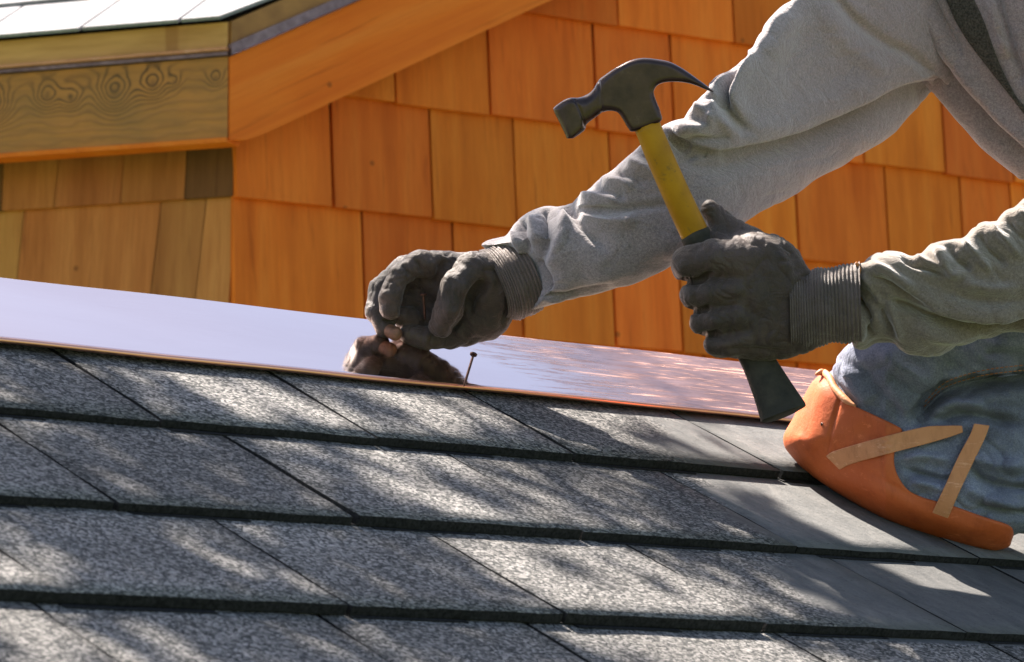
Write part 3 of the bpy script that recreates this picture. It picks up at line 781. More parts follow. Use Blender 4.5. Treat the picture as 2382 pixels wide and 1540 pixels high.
foldsA = [
    # long crease under the upper sleeve, with a full lip above it and the drape below
    F([(1560, 325), (1610, 356), (1677, 374), (1740, 358), (1800, 339), (1877, 313), (1980, 267), (2083, 225), (2180, 203)], -26, 12, 30, 0.15, 0.0),
    F([(1700, 330), (1780, 300), (1870, 275), (1990, 225), (2100, 185)], 16, 40, 30),
    F([(1720, 395), (1830, 375), (1950, 320), (2080, 255)], 12, 22, 50),
    # elbow pocket
    F([(1745, 120), (1712, 165), (1689, 215), (1694, 252), (1730, 296), (1770, 312)], -22, 10, 13, 0.1, 0.35),
    F([(1770, 110), (1735, 160), (1714, 210), (1720, 250), (1750, 280)], 14, 20, 30),
    F([(1700, 150), (1668, 205), (1660, 250), (1690, 290), (1730, 318)], 12, 14, 16),
    F([(1560, 300), (1620, 300), (1650, 290), (1662, 262)], 13, 12, 15),
    F([(1590, 318), (1650, 325), (1700, 318)], -12, 10, 10),
    F([(1600, 362), (1650, 372), (1690, 377)], 12, 8, 12),
    F([(1615, 240), (1640, 262), (1655, 285)], 10, 12, 12), F([(1640, 228), (1668, 238), (1680, 262)], -9, 7, 7),
    F([(1545, 298), (1590, 340), (1600, 350)], -9, 9, 9),
    # short folds coming down from the upper edge of the forearm
    F([(1500, 325), (1545, 350), (1572, 385)], 9, 10, 14), F([(1478, 350), (1520, 372), (1550, 402)], -8, 8, 8),
    F([(1455, 372), (1498, 388), (1528, 415)], 9, 9, 12), F([(1420, 402), (1468, 410), (1500, 436)], -9, 8, 8),
    F([(1395, 420), (1440, 422), (1475, 440)], 9, 10, 10), F([(1370, 440), (1425, 446), (1460, 465)], -8, 7, 8),
    F([(1340, 460), (1395, 458), (1440, 472)], 8, 8, 10),
    # long flat ridge and pyramid near the wrist
    F([(1330, 497), (1390, 510), (1440, 508), (1492, 500)], 15, 7, 22), F([(1330, 485), (1420, 490), (1500, 482), (1600, 470)], -8, 10, 8),
    F([(1312, 480), (1345, 518), (1380, 556), (1425, 592)], -13, 18, 9, 0.05, 0.35),
    F([(1318, 490), (1305, 540), (1290, 600), (1275, 640)], 15, 26, 16, 0.1, 0.4),
    F([(1268, 482), (1272, 520), (1270, 570), (1262, 610)], -13, 10, 9, 0.05, 0.3),
    F([(1235, 495), (1240, 530), (1248, 570)], 9, 12, 10), F([(1213, 512), (1215, 545), (1235, 590)], -11, 7, 7, 0.05),
    F([(1190, 530), (1200, 560), (1225, 590)], 8, 9, 9),
    F([(1250, 600), (1272, 640), (1275, 690)], -12, 7, 8), F([(1262, 690), (1340, 688), (1430, 665)], -7, 7, 7, 0.05),
    F([(1262, 700), (1310, 697), (1350, 690)], 5, 5, 5),
    # shoulder
    F([(1930, -20), (1990, 50), (2060, 100), (2120, 130), (2185, 190)], -14, 14, 12, 0.1, 0.1),
    F([(1900, 0), (1960, 90), (2040, 150), (2110, 180)], 10, 30, 24), F([(1860, 20), (1830, 80), (1790, 140)], 8, 18, 24),
    F([(1880, 60), (1850, 130), (1810, 190)], -5, 20, 20),
]
fm = fa.mesh(mpA, foldsA, rough=(5.0, 0.018, 8, 0.014, -0.5), gain=2.0)
slA = link('sleeve', fm, M['fleece'], person, True); slA['label'] = 'light heather grey sleeve reaching to the copper strip'

# --- sweatshirt body with dark knit band
mpT = shift(mapper(3.86))
polyT = [(1985, -90), (2025, -15), (2080, 80), (2140, 160), (2185, 206), (2237, 267), (2298, 334), (2339, 375), (2400, 418), (2520, 520), (2760, 700), (3150, 760), (3250, 350), (2950, -80), (2600, -330), (2250, -330), (2040, -220)]
ft = Field((1960, -350, -230), (3270, 780, 230), 7.5)
zT = lambda x, y: (x - 2185) * -0.10
Tp = ft.pillow(polyT, 200, 0.85, zT, 3)
ft.add(Tp, 0)
foldsT = [F([(2010, -60), (2080, 60), (2160, 170), (2260, 290), (2382, 395)], 12, 14, 22, 0, 0),
          F([(2060, -60), (2120, 60), (2200, 180), (2300, 290), (2400, 370)], -12, 14, 14, 0, 0),
          F([(2110, -60), (2160, 40), (2210, 130), (2300, 240), (2390, 330)], 9, 16, 16, 0, 0),
          F([(2150, -40), (2200, 70), (2240, 140)], -8, 9, 9), F([(2290, -30), (2320, 60), (2350, 140)], 9, 14, 12), F([(2310, -30), (2345, 80), (2382, 180)], -12, 8, 12, 0, 0)]
tm = ft.mesh(mpT, foldsT, rough=(4, 0.014, 10, 0.012, 1.0), gain=2.0)
link('sweatshirt', tm, M['fleece'], person, True)
fz = Field((2160, -120, -230), (2420, 330, 40), 4.0)
bandp = [(2160, -80), (2201, 0), (2222, 48), (2255, 102), (2302, 163), (2358, 234), (2390, 272), (2410, 262), (2372, 236), (2338, 175), (2317, 128), (2290, 51), (2267, 0), (2235, -80)]
d = fz.poly2d(bandp, 3)[:, :, None]
ztz = fz.pillow(polyT, 200, 0.85, zT, 3)
fz.f = smax(ztz - 9, -d, 5).astype(np.float32); fz.f = smax(fz.f, -(ztz + 14), 2).astype(np.float32)
# knit ribs across the band
bd = fz.mesh(mpT)
pv = fz.v
band = link('knit_band', bd, M['knit'], person, True)

# --- near arm sleeve
def tiltB(x, y): return np.clip((x - 1980) / 500, 0, 1.5) * 0.04
mpB = shift(mapper(3.415, tiltB))
polyB = [(1990, 620), (2011, 609), (2041, 590), (2066, 583), (2093, 583), (2120, 592), (2140, 590), (2170, 565), (2216, 554), (2242, 552), (2267, 529), (2290, 515), (2314, 517), (2339, 490), (2360, 480), (2386, 452), (2450, 400),
         (2500, 250), (2500, 0), (2560, -230), (2760, -230), (2830, 100), (2800, 600), (2680, 790), (2520, 815), (2382, 779), (2312, 785), (2240, 802), (2210, 815), (2175, 828), (2127, 829), (2094, 815), (2075, 797), (2040, 799), (2014, 813), (1985, 813), (1974, 780), (1969, 735), (1978, 670)]
fb = Field((1950, -250, -170), (2850, 850, 170), 4.5)
fb.add(fb.pillow(polyB, 118, 0.85, 8.0, 3), 0)
upB = [(1995, 620), (2013, 611), (2041, 592), (2066, 585), (2093, 585), (2120, 594), (2140, 592), (2170, 567), (2216, 556), (2242, 554), (2267, 531), (2290, 517), (2314, 519), (2339, 492), (2360, 482), (2386, 454), (2450, 402), (2560, 420), (2560, 755), (2382, 758), (2300, 760), (2211, 748), (2110, 712), (2050, 694), (2005, 670)]
fb.add(fb.pillow(upB, 60, 0.9, -46.0, 3, flat=10), 6)
foldsB = [F([(2021, 614), (2060, 628), (2100, 652), (2135, 676)], 12, 9, 16), F([(2010, 640), (2060, 655), (2110, 690), (2180, 720)], -12, 9, 9),
          F([(2093, 590), (2120, 610), (2160, 625), (2200, 645)], -10, 9, 8), F([(2125, 596), (2160, 612), (2200, 628)], 8, 8, 8),
          F([(2172, 570), (2192, 605), (2213, 640), (2250, 634)], 13, 14, 9), F([(2205, 560), (2225, 600), (2262, 632)], -12, 9, 10),
          F([(2235, 556), (2272, 592), (2312, 634)], 12, 9, 10), F([(2268, 535), (2300, 580), (2345, 620)], -11, 9, 9),
          F([(2300, 518), (2340, 560), (2382, 602)], 12, 10, 10), F([(2330, 498), (2370, 545), (2420, 580)], -11, 8, 9), F([(2365, 482), (2410, 520), (2450, 560)], 11, 9, 10),
          F([(2050, 695), (2110, 712), (2211, 750), (2300, 762), (2420, 758)], -20, 10, 16, 0.15, 0), F([(2080, 680), (2150, 708), (2250, 735), (2400, 740)], 12, 24, 12),
          F([(2120, 760), (2200, 785), (2290, 775)], 8, 14, 14), F([(2150, 650), (2240, 690), (2350, 700), (2450, 690)], -8, 16, 16),
          F([(2230, 650), (2300, 672), (2382, 668)], 10, 14, 16), F([(1982, 683), (2011, 727), (2030, 790)], -14, 8, 6, 0.05, 0.1),
          F([(1995, 690), (2000, 740), (2005, 800)], 8, 12, 12), F([(2040, 700), (2060, 745), (2080, 785)], -10, 7, 9), F([(2060, 690), (2080, 740), (2105, 800)], 7, 8, 8),
          F([(2000, 630), (2040, 690), (2050, 730)], 7, 8, 8)]
link('sleeve', fb.mesh(mpB, foldsB, rough=(5, 0.02, 9, 0.016, 0.7), gain=1.8), M['fleece_olive'], person, True)['label'] = 'grey green sleeve of the arm holding the hammer'

# --- jeans and knee pad
def tiltL(x, y): return np.interp(x, [1780, 1900, 2060, 2350, 3000], [-0.055, -0.09, -0.14, -0.135, -0.05])
mpL = shift(mapper(3.705, tiltL))
Q = [(2100, 752), (1990, 786), (1955, 815), (1925, 858), (1893, 889), (1871, 926), (1846, 976), (1827, 1010), (1826, 1032), (1837, 1052), (1877, 1094), (1949, 1144), (2040, 1195), (2131, 1235), (2239, 1267), (2305, 1278),
     (2345, 1270), (2375, 1252), (2430, 1262), (2700, 1340), (2950, 1390), (3000, 1200), (3050, 900), (2950, 690), (2700, 620), (2400, 700)]
fj = Field((1800, 600, -190), (3070, 1410, 190), 5.0)
Qf = fj.pillow(Q, 125, 0.9, 0.0, 3)
fj.add(Qf + 9, 0)
thigh = [(2105, 756), (1992, 790), (1958, 818), (1935, 850), (1940, 885), (1985, 930), (2060, 968), (2110, 985), (2142, 962), (2190, 915), (2250, 893), (2382, 874), (2500, 870), (2950, 880), (3040, 800), (2950, 700), (2700, 640), (2400, 705)]
fj.add(fj.pillow(thigh, 70, 0.9, -52.0, 3, flat=14), 7)
foldsJ = [F([(2110, 985), (2145, 955), (2180, 915), (2240, 893), (2320, 880), (2450, 868)], -30, 12, 26, 0.15, 0),
          F([(2180, 890), (2260, 872), (2400, 850)], 9, 16, 12), F([(2150, 975), (2200, 936), (2250, 935), (2300, 952)], 16, 10, 18), F([(2160, 990), (2230, 962), (2300, 970), (2382, 990)], -18, 12, 14),
          F([(2090, 1035), (2150, 1020), (2210, 1010)], -14, 9, 9), F([(2100, 1070), (2150, 1060), (2210, 1072)], 11, 10, 10), F([(2095, 1090), (2140, 1100), (2200, 1115), (2240, 1110)], -14, 8, 9),
          F([(2110, 1115), (2170, 1130), (2230, 1150)], 9, 9, 9), F([(2250, 1080), (2300, 1120), (2382, 1135), (2450, 1130)], -16, 9, 12), F([(2240, 1050), (2310, 1080), (2400, 1085)], 12, 18, 14),
          F([(2230, 1120), (2290, 1155), (2400, 1180)], 10, 12, 14), F([(2260, 1170), (2330, 1195), (2420, 1205)], -10, 9, 9),
          F([(2050, 800), (2090, 850), (2150, 880), (2200, 890)], 10, 20, 18), F([(2000, 840), (2040, 900), (2080, 960), (2110, 1000)], -7, 16, 16),
          F([(1960, 850), (1990, 900), (2030, 945)], 8, 18, 16), F([(2240, 800), (2290, 835), (2370, 850)], 8, 14, 14), F([(2190, 820), (2230, 860), (2290, 872)], -8, 12, 12),
          F([(2090, 1000), (2130, 1010), (2180, 1000)], 8, 9, 9)]
jeans = link('jeans_leg', fj.mesh(mpL, foldsJ, rough=(5, 0.02, 15, 0.016, 0.3), gain=2.1), M['denim'], person, True)
def surf(vv, x, y, r=7):
    d_ = (vv[:, 0] - x) ** 2 + (vv[:, 1] - y) ** 2; m_ = d_ < r * r
    return vv[m_, 2].min() if m_.any() else 0.0
jv = fj.v.copy()
def stitches(name, line, vv, step, ln, rad, parent, mat, mp):
    L_ = smooth_line(line, 10); seg = np.linalg.norm(np.diff(L_, axis=0), axis=1); cum = np.concatenate([[0], np.cumsum(seg)])
    bm = bmesh.new(); s_ = 0
    while s_ + ln < cum[-1]:
        pts = []
        for q in (s_, s_ + ln * 0.5, s_ + ln):
            x, y = np.interp(q, cum, L_[:, 0]), np.interp(q, cum, L_[:, 1]); pts.append((x, y, surf(vv, x, y) - 0.6))
        bm.from_mesh(sweep(mp(pts), rad, seg=5)); s_ += step
    me = bpy.data.meshes.new('mesh'); bm.to_mesh(me); bm.free(); return link(name, me, mat, parent)
seam1 = [(2150, 946), (2195, 903), (2255, 881), (2320, 868), (2420, 858)]
stitches('seam_stitching', seam1, jv, 11, 7, 0.00045, jeans, M['thread'], mpL)
stitches('seam_stitching', [(x + 2, y - 12) for x, y in seam1], jv, 11, 7, 0.00045, jeans, M['thread'], mpL)
ln_ = smooth_line([(x, y + 8) for x, y in seam1], 8)
link('seam_edge', sweep(mpL([(x, y, surf(jv, x, y) + 1.0) for x, y in ln_]), 0.0010, seg=8), M['denim'], jeans, True)
fp = Field((1800, 820, -170), (2390, 1310, 110), 3.6)
QP = fp.pillow(Q, 125, 0.9, 0.0, 3)
padp = [(1885, 840), (1915, 862), (1933, 878), (1948, 908), (1971, 935), (2022, 960), (2087, 991), (2099, 1004), (2088, 1032), (2080, 1060), (2084, 1095), (2105, 1132), (2138, 1154), (2174, 1165), (2221, 1178), (2290, 1203), (2346, 1221), (2358, 1240),
        (2352, 1262), (2330, 1320), (2100, 1320), (1780, 1200), (1760, 960), (1840, 840)]
dP = fp.poly2d(padp, 3)[:, :, None]
fp.f = smax(QP - 3.0, -dP, 7).astype(np.float32)
foldsP = [F([(1955, 925), (1938, 985), (1922, 1060)], -7, 4, 4, 0.05, 0.2), F([(1925, 880), (1905, 950), (1890, 1050)], 8, 30, 20),
          F([(1970, 1075), (2040, 1130), (2140, 1185), (2260, 1225), (2340, 1240)], 8, 18, 24), F([(2000, 1080), (2060, 1120), (2140, 1165)], -5, 8, 8),
          F([(1990, 985), (2030, 1030), (2040, 1090)], -5, 24, 24), F([(1850, 1010), (1880, 1030), (1905, 1045)], 4, 12, 12)]
pad = link('knee_pad', fp.mesh(mpL, foldsP, facing=(-0.6, 0.1)), M['leather'], person, True)
pad['label'] = 'orange leather knee pad resting on the shingles'
# front surface height of the leg for laying things on it
def leg_z(x, y):
    # local half thickness from the outline
    p = smooth_poly(Q, 3); dmin = 1e9
    for i in range(len(p)):
        a, b_ = p[i], p[(i + 1) % len(p)]; dd = b_ - a; t = np.clip(((np.array([x, y]) - a) @ dd) / (dd @ dd + 1e-9), 0, 1); dmin = min(dmin, np.linalg.norm(np.array([x, y]) - a - t * dd))
    w = max(125 - dmin, 0); return -0.9 * math.sqrt(max(125 ** 2 - w * w, 0))
rim = [(1896, 872), (1912, 866), (1928, 876), (1940, 900), (1955, 918), (1972, 934), (1990, 944)]
def rimz(x, y): return leg_z(x, y) - 7
rp_ = smooth_line(rim, 4)
link('pad_rim', sweep(mpL([(x, y, rimz(x, y)) for x, y in rp_]), np.interp(np.linspace(0, 1, len(rp_)), [0, 0.15, 0.8, 1], [0.001, 0.0036, 0.0036, 0.001]), seg=12), M['strap'], pad, True)
rp2 = [(x - 9, y + 9) for x, y in rp_]
def ribbon(name, top, bot, parent, mat, lift=8, th=5, sag=0.0, zf=None):
    """flat strap between two edge lines (lists of px points), lying on the leg"""
    T = smooth_line(top, 6); B = smooth_line(bot, 6); n = min(len(T), len(B)); vs = []; fs = []
    for i in range(n):
        for j in range(4):
            t = j / 3; p = T[i] * (1 - t) + B[i] * t
            z = (zf(i / (n - 1)) if zf else leg_z(*p)) - lift; vs.append((*p, z))
    base = len(vs)
    vs += [(x, y, z + th) for x, y, z in vs[:base]]
    for i in range(n - 1):
        for j in range(3):
            a = i * 4 + j; fs.append((a, a + 4, a + 5, a + 1)); fs.append((base + a, base + a + 1, base + a + 5, base + a + 4))
    for i in range(n - 1):
        a = i * 4; fs.append((a, base + a, base + a + 4, a + 4)); a += 3; fs.append((a, a + 4, base + a + 4, base + a))
    for i, s_ in ((0, 1), (n - 1, -1)):
        for j in range(3): a = i * 4 + j; fs.append((a, a + 1, base + a + 1, base + a))
    return link(name, bevel(fixnormals(pymesh(mpL(vs), fs)), 0.0006, 1), mat, parent, False)
za, zb_ = leg_z(1935, 1078) - 6, leg_z(2200, 1000)
ribbon('strap', [(1921, 1061), (1944, 1048), (2040, 1020), (2145, 994), (2200, 990), (2238, 990)], [(1953, 1093), (1985, 1078), (2080, 1052), (2150, 1034), (2205, 1018), (2240, 1006)], pad, M['strap'], 9, 5)
ribbon('strap', [(2168, 1193), (2198, 1130), (2230, 1060), (2256, 1012), (2266, 985)], [(2205, 1207), (2232, 1144), (2262, 1080), (2290, 1022), (2302, 990)], pad, M['strap'], 12, 5)
rv = mpL([(1914, 987, leg_z(1914, 987) - 2), (1914, 987, leg_z(1914, 987) - 9)])
link('rivet', sweep([rv[0], rv[1]], [0.0024, 0.0018], seg=14), M['steel'], pad, True)

# --- gloves
mpH = shift(mapper(3.566))
fg = Field((825, 550, -140), (1300, 850, 180), 3.2)
palm = fg.chain([(1185, 655, 8, 74), (1115, 672, 28, 86), (1040, 648, 46, 64)], 20, 0.85)
fg.add(palm, 0)
fg.add(fg.chain([(1120, 722, 26, 74), (1080, 740, 28, 66)], 10, 0.8), 14)
# curled ring and little fingers under the palm
fg.add(fg.chain([(1085, 745, 34, 48), (1050, 778, 22, 33), (990, 788, 8, 27), (950, 778, 2, 23)], 6), 7)
fg.add(fg.chain([(1050, 680, 80, 56), (985, 690, 84, 54), (945, 700, 70, 40)], 10), 10)
fg.add(fg.chain([(955, 742, 30, 30), (935, 735, 14, 24)], 6), 6)
fg.add(fg.chain([(1060, 715, 60, 46), (1000, 745, 62, 40), (952, 752, 50, 32)], 8), 10)
# middle finger, behind
fg.add(fg.chain([(1010, 635, 52, 48), (945, 632, 48, 38), (888, 672, 34, 31), (877, 725, 16, 28), (896, 764, 0, 24)], 6), 7)
# index finger, in front
fg.add(fg.chain([(1035, 622, 22, 40), (975, 612, -2, 31), (930, 640, -24, 27), (908, 690, -36, 27), (908, 722, -36, 25)], 5), 6)
# thumb
fg.add(fg.chain([(1160, 640, 4, 54), (1098, 630, -38, 43), (1066, 668, -58, 38), (1046, 718, -58, 36), (1026, 756, -46, 30)], 9), 9)
foldsH = [F([(1140, 650), (1115, 672), (1100, 700), (1090, 735)], -22, 8, 12), F([(1150, 640), (1138, 680), (1118, 720)], 7, 12, 12),
          F([(1040, 600), (1020, 640), (1000, 670)], -12, 9, 12), F([(935, 612), (948, 628), (954, 648)], -7, 4, 5), F([(962, 598), (978, 618), (984, 640)], -6, 4, 5),
          F([(1168, 600), (1186, 650), (1180, 720), (1160, 770)], -8, 6, 6), F([(1050, 775), (1070, 745), (1082, 710)], -7, 6, 6), F([(1058, 765), (1078, 788), (1090, 805)], 5, 5, 7),
          F([(1118, 628), (1150, 630), (1175, 640)], -4, 5, 5), F([(1000, 600), (1012, 630), (1000, 660)], 5, 7, 8), F([(1045, 620), (1035, 660), (1022, 700)], 5, 9, 9),
          F([(905, 650), (920, 660), (932, 672)], -3, 3, 3), F([(886, 742), (905, 745), (930, 742)], -6, 3, 3)]
gl = link('glove', fg.mesh(mpH, foldsH, rough=(2.2, 0.04, 4.5, 0.04, 1.2), facing=(-0.5, 0.1), smooth=2), M['glove'], person, True)
gl['label'] = 'dark worn glove pinching a nail over the copper strip'
ftp = Field((880, 735, -50), (950, 810, 40), 2.0)
ftp.add(ftp.chain([(908, 770, -16, 16), (919, 776, -22, 17)], 3), 0)
link('fingertip', ftp.mesh(mpH), M['tip'], gl, True)
def ribbed(path, ha, hb, axis_side, nrib, amp, mp, n=90, seg=64, bulge=0.0, wob=0.0):
    """knitted cuff: ribs run round the wrist"""
    path = np.array(path, float); vs = []; fs = []
    L_ = np.linspace(0, 1, n)
    for i, t in enumerate(L_):
        k = t * (len(path) - 1); i0 = min(int(k), len(path) - 2); f_ = k - i0
        c = path[i0] * (1 - f_) + path[i0 + 1] * f_
        A = np.interp(t, np.linspace(0, 1, len(ha)), ha); B = np.interp(t, np.linspace(0, 1, len(hb)), hb)
        s_ = np.array([*axis_side, 0.0]); s_ = s_ / np.linalg.norm(s_)
        rb_ = amp * (abs(math.cos(math.pi * nrib * t)) ** 0.7)
        for j in range(seg):
            a = 2 * math.pi * j / seg
            w_ = wob * noise.noise((math.cos(a) * 1.5, math.sin(a) * 1.5, t * 5))
            off = np.array([s_[1], -s_[0], 0]) * bulge * math.sin(math.pi * 0.5 + a) * 0
            bend = np.array([1.0, 0, 0]) * (bulge * -max(0, -math.sin(a)) )
            vs.append(c + s_ * math.cos(a) * (A + rb_ + w_) + np.array([0, 0, 1.0]) * math.sin(a) * (B + rb_ + w_) + bend * 1.0)
    for i in range(n - 1):
        for j in range(seg):
            a = i * seg + j; b_ = i * seg + (j + 1) % seg; fs.append((a, b_, b_ + seg, a + seg))
    return fixnormals(pymesh(mp(np.array(vs)), fs))
cA = ribbed([(1142, 664, 8), (1175, 659, 6), (1226, 640, 4)], [80, 88, 83], [70, 78, 74], (0.36, 0.93), 12, 5.0, mpH, bulge=-26, wob=4)
link('glove_cuff', cA, M['cuff'], gl, True)

mpF = shift(mapper(3.395))
ff = Field((1535, 440, -120), (1930, 860, 190), 3.2)
ff.add(ff.chain([(1845, 725, 0, 94), (1765, 655, 0, 112), (1712, 640, 6, 84)], 20, 0.55), 0)
ff.add(ff.chain([(1835, 740, 0, 88), (1760, 750, 2, 84), (1720, 765, 6, 66)], 20, 0.55), 20)
fin = [
    [(1735, 612, -14, 56), (1662, 600, -26, 44), (1606, 612, -6, 42), (1600, 620, 46, 38), (1660, 632, 88, 30)],
    [(1720, 672, -18, 44), (1655, 682, -26, 37), (1617, 686, -6, 36), (1620, 692, 48, 34), (1680, 700, 90, 30)],
    [(1725, 735, -14, 42), (1670, 742, -22, 35), (1638, 746, -4, 34), (1642, 752, 46, 32), (1700, 760, 90, 28)],
    [(1735, 790, -8, 38), (1695, 800, -12, 30), (1664, 800, 0, 28), (1672, 806, 42, 26), (1730, 812, 80, 24)]]
for ch in fin: ff.add(ff.chain(ch, 6), 5)
ff.add(ff.chain([(1810, 612, 30, 56), (1745, 572, 56, 42), (1692, 530, 62, 31), (1652, 488, 58, 24)], 8), 12)
ff.add(ff.chain([(1700, 580, 40, 40), (1665, 552, 44, 28)], 8), 12)
ff.add(ff.chain([(1760, 815, 15, 26), (1830, 805, 12, 30)], 5), 8)
foldsF = [F([(1585, 655), (1620, 652), (1665, 630)], -15, 5, 6, 0, 0.3), F([(1592, 722), (1625, 722), (1658, 712)], -15, 5, 6, 0, 0.3), F([(1625, 782), (1650, 778), (1680, 772)], -14, 5, 6, 0, 0.3),
          F([(1690, 545), (1760, 552), (1810, 590), (1840, 640)], 7, 12, 18), F([(1690, 600), (1750, 620), (1800, 680), (1820, 760)], -5, 22, 22),
          F([(1740, 690), (1745, 740), (1735, 790)], -4, 9, 9), F([(1862, 650), (1856, 700), (1852, 740)], -11, 8, 10), F([(1700, 640), (1715, 700), (1720, 760)], 5, 16, 16),
          F([(1830, 600), (1842, 650), (1838, 700)], 6, 9, 9), F([(1675, 815), (1740, 812), (1830, 818)], -6, 6, 8), F([(1790, 700), (1800, 760), (1790, 800)], 4, 12, 12)]
g2 = link('glove', ff.mesh(mpF, foldsF, rough=(2.5, 0.035, 5, 0.035, 1.3), facing=(-0.5, 0.1), smooth=2), M['glove'], person, True)
g2['label'] = 'dark worn glove closed round the hammer grip'
cB = ribbed([(1838, 727, 0), (1870, 724, 0), (1905, 716, 0), (1950, 706, 0), (2002, 700, 0)], [86, 88, 87, 86, 92], [62, 58, 58, 60, 66], (0.03, 1.0), 22, 4.2, mpF, n=170, bulge=0, wob=7)
link('glove_cuff', cB, M['cuff_dark'], g2, True)
th_ = [(1990, 612), (1996, 616), (1999, 628), (1994, 645)]
link('cuff_thread', sweep(mpF([(x, y, -30) for x, y in smooth_line(th_, 4)]), 0.0016, seg=8), M['thread'], g2, True)

# --- one continuous body inside the clothes, with head, arms and legs (mostly outside the frame)
mpY = shift(mapper(3.88))
fy = Field((1150, -720, -1150), (3150, 1450, 300), 16.0)
fy.f[:] = 200
fy.add(fy.chain([(2850, 560, 0, 150), (2700, 350, 0, 130), (2480, 60, 0, 150), (2390, -80, 0, 120)], 40, 0.75), 0)
fy.add(fy.chain([(2330, -170, 0, 62), (2260, -290, 0, 60)], 10), 30)
fy.add(fy.chain([(2225, -400, 0, 118), (2190, -350, 0, 100)], 20, 0.85), 20)
fy.add(fy.chain([(2115, -300, 0, 26), (2095, -318, 0, 18)], 5), 12)
fy.add(fy.chain([(2150, -250, 0, 50)], 5), 20)
fy.add(fy.chain([(2450, -60, 0, 70), (2150, -60, 0, 52), (1950, 130, -300, 34), (1785, 255, -560, 32), (1690, 320, -750, 32), (1500, 470, -815, 32), (1330, 570, -735, 30), (1245, 625, -675, 28)], 6), 6)
fy.add(fy.chain([(2550, -60, -200, 90), (2650, -60, -700, 75), (2660, 560, -930, 52), (2010, 705, -1020, 34)], 20), 25)
fy.add(fy.chain([(2850, 640, -60, 120), (2700, 760, -560, 80), (2150, 850, -600, 48)], 20), 30)
fy.add(fy.chain([(2150, 900, -600, 46), (2700, 1180, -520, 46)], 10), 20)
body = link('body', fy.mesh(mpY), M['skin'], person, True)
capf = Field((2040, -620, -160), (2420, -280, 160), 9)
capf.add(capf.chain([(2235, -420, 0, 130), (2215, -410, 0, 128)], 20, 0.88), 0)
capf.cut(capf.chain([(2120, -250, 0, 110), (2300, -230, 0, 95)], 10, 2.0), 8)
link('knit_hat', capf.mesh(mpY), M['knit'], person, True)
for ex in (-1, 1):
    e_ = Field((2080, -400, -80), (2150, -340, 80), 3); e_.add(e_.chain([(2112, -362, 38 * ex, 11)], 1), 0)
    link('eye', e_.mesh(mpY), M['strap'], person, True)
bf = Field((2850, 1150, -120), (3300, 1560, 120), 10)
bf.add(bf.chain([(2930, 1270, 0, 80), (3120, 1330, 0, 75), (3160, 1450, 0, 60)], 25, 0.8), 0)
link('boot', bf.mesh(mpL), M['boot'], person, True)

# ------------------------------------------------------------------ the hammer
ham = thing('claw_hammer', 'claw hammer with yellow handle and black rubber grip raised in the near glove', 'hammer', P(1640, 540, 3.395))
HL = np.array(ham.location); mpX = lambda v: mapper(3.395)(v) - HL
hp = [(1288, 258), (1292, 247), (1320, 229), (1347, 227), (1365, 220), (1380, 208), (1392, 187), (1407, 175), (1437, 155), (1468, 140), (1498, 135), (1528, 138), (1558, 144), (1589, 160), (1619, 181), (1649, 203), (1661, 215),
      (1643, 209), (1613, 197), (1583, 191), (1552, 191), (1534, 196), (1524, 205), (1521, 217), (1528, 238), (1537, 262), (1535, 284), (1475, 306), (1461, 298), (1450, 280), (1437, 262), (1419, 258), (1401, 262), (1380, 277), (1365, 289), (1359, 304), (1324, 326), (1314, 311), (1302, 286)]
fh = Field((1275, 122, -46), (1675, 322, 46), 2.0)
d = fh.poly2d(hp, 4)[:, :, None]
X_, Y_ = fh.x, fh.y
poll = np.exp(-((X_ - 1330) / 34.0) ** 2)
hz = 24 + 12 * poll - 10 * np.clip((1430 - X_) / 50.0, 0, 1) * (1 - poll) * 0.6 + 2 * np.clip((X_ - 1560) / 60, 0, 1)
r_ = 13 + 12 * np.clip((1425 - X_) / 60.0, 0, 1) * np.clip((X_ - 1330) / 30.0, 0, 1)
qx = np.maximum(r_ - d, 0); qz = np.maximum(np.abs(fh.z) - (hz - r_), 0)
fh.f = (np.sqrt(qx ** 2 + qz ** 2) - r_).astype(np.float32)
# the nail slot between the claws
slot = np.maximum(np.abs(fh.z) - (1.5 + 7.5 * np.clip((X_ - 1560) / 95.0, 0, 1)), 1555 - X_)
fh.cut(slot.astype(np.float32), 2)
link('hammer_head', fh.mesh(mpX, [F([(1392, 190), (1398, 225), (1400, 262)], -3, 3, 3, 0, 0), F([(1338, 232), (1352, 262), (1362, 295)], -2.5, 3, 3, 0, 0)]), M['steel'], ham, True)
hl = smooth_line([(1505, 292, 0), (1538, 372, 2), (1578, 462, 14), (1622, 556, 34)], 8)
link('handle', sweep(mpX(hl), [0.0122 + 0.0010 * t for t in np.linspace(0, 1, len(hl))], [0.0090] * len(hl), side=RW @ np.array([0.91, -0.41, 0]), seg=28), M['yellow'], ham, True)
gp = smooth_line([(1612, 536, 31), (1650, 610, 44), (1710, 735, 48), (1763, 840, 40), (1793, 900, 26), (1818, 952, 14), (1824, 966, 11)], 8)
tt = np.linspace(0, 1, len(gp))
ra = np.interp(tt, [0, 0.02, 0.1, 0.5, 0.68, 0.80, 0.86, 0.93, 0.97, 1], [0.0118, 0.0142, 0.0145, 0.0155, 0.0185, 0.0212, 0.0222, 0.0222, 0.0205, 0.0165])
rb = np.interp(tt, [0, 0.02, 0.5, 0.72, 0.97, 1], [0.0094, 0.0108, 0.0120, 0.0130, 0.0165, 0.0145])
link('rubber_grip', sweep(mpX(gp), ra, rb, side=RW @ np.array([0.91, -0.41, 0]), seg=32), M['rubber'], ham, True)

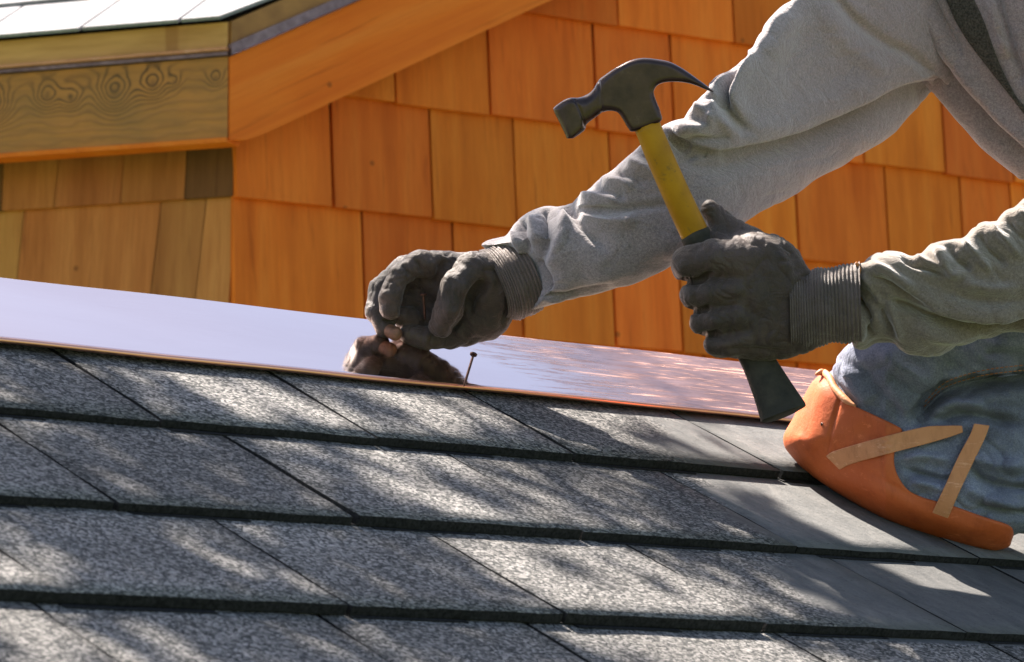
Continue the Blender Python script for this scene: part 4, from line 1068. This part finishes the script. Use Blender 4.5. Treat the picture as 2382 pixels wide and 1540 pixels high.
# ------------------------------------------------------------------ tree beyond the left edge whose leaves dapple the roof
tree = thing('shade_tree', 'leafy tree standing beyond the left edge of the roof and dappling it', 'tree', (-5.2, 6.2, -4.0))
TL = np.array(tree.location)
lv = []; lf = []
def add_leaf(c, size):
    n_ = unit(rng.normal(size=3)); a = unit(np.cross(n_, rng.normal(size=3))); b_ = np.cross(n_, a)
    i = len(lv); w = size * 0.32
    for p in (c - a * size * 0.5, c - a * size * 0.12 + b_ * w, c + a * size * 0.28 + b_ * w * 0.7, c + a * size * 0.5, c + a * size * 0.28 - b_ * w * 0.7, c - a * size * 0.12 - b_ * w):
        lv.append(p - TL)
    lf.append((i, i + 1, i + 2, i + 3, i + 4, i + 5))
centres = []
worker_shade_spots = [(1680, 1150), (1730, 1170), (1780, 1200), (1830, 1225), (1880, 1250), (1700, 1205), (1760, 1240),
         (1740, 1300), (1790, 1320), (1840, 1345), (1890, 1370), (1930, 1395), (1780, 1365), (1850, 1410), (1890, 1440), (1960, 1300), (2020, 1330), (2080, 1365), (2150, 1400), (2200, 1440)]  # leaf clusters added here stand in for the worker's own shadow
for it in range(340):
    u = rng.uniform(-1.45, 0.02); v = rng.uniform(-0.85, -0.02)
    if it >= len(worker_shade_spots) and noise.noise((u * 5.5, v * 1.6, 4.2)) < -0.12: continue
    if it >= len(worker_shade_spots) and ((u > -0.25 and v > -0.30) or (u > -0.12 and rng.random() < 0.5)): continue
    if it < len(worker_shade_spots):
        q_ = on_roof(*worker_shade_spots[it]) - O; u, v = q_ @ U, q_ @ V
    dist = rng.uniform(2.4, 3.1)
    c = O + U * u + V * v + S * dist
    centres.append(c)
    ax_ = unit(V + 0.12 * rng.normal() * U + 0.2 * rng.normal() * N); ln = rng.uniform(0.12, 0.26)
    for _k in range(rng.integers(7, 15)): add_leaf(c + ax_ * rng.uniform(-ln, ln) + U * rng.normal() * 0.012, rng.uniform(0.035, 0.06))
mean = np.mean(centres, axis=0)
for _ in range(900):
    c = mean + np.array([-1.6, 0.9, 0.9]) + rng.normal(size=3) * np.array([0.75, 0.6, 0.7])
    for _k in range(6): add_leaf(c + rng.normal(size=3) * 0.05, rng.uniform(0.05, 0.09))
link('crown', pymesh(lv, lf), M['leaf'], tree)
tp = [np.array([0, 0, -0.2]), np.array([0.1, 0, 2.5]), np.array([0.5, -0.2, 5.0]), (mean + np.array([-1.4, 0.8, 0.2])) - TL, (mean + np.array([-0.4, 0.2, 0.1])) - TL]
link('trunk', sweep(tp, [0.22, 0.16, 0.12, 0.07, 0.015], seg=14), M['bark'], tree, True)
for k in range(26):
    c = centres[int(rng.integers(len(centres)))]; s0 = tp[3] + TL + rng.normal(size=3) * 0.1
    link('branch', sweep([s0 - TL, (s0 * 0.5 + c * 0.5) - TL + rng.normal(size=3) * 0.06, c - TL], [0.018, 0.009, 0.003], seg=6), M['bark'], tree)

# ------------------------------------------------------------------ ground far below
gm = pymesh([(-800, -800, -4.2), (800, -800, -4.2), (800, 800, -4.2), (-800, 800, -4.2)], [(0, 1, 2, 3)])
structure(link('ground', gm, M['lawn']))
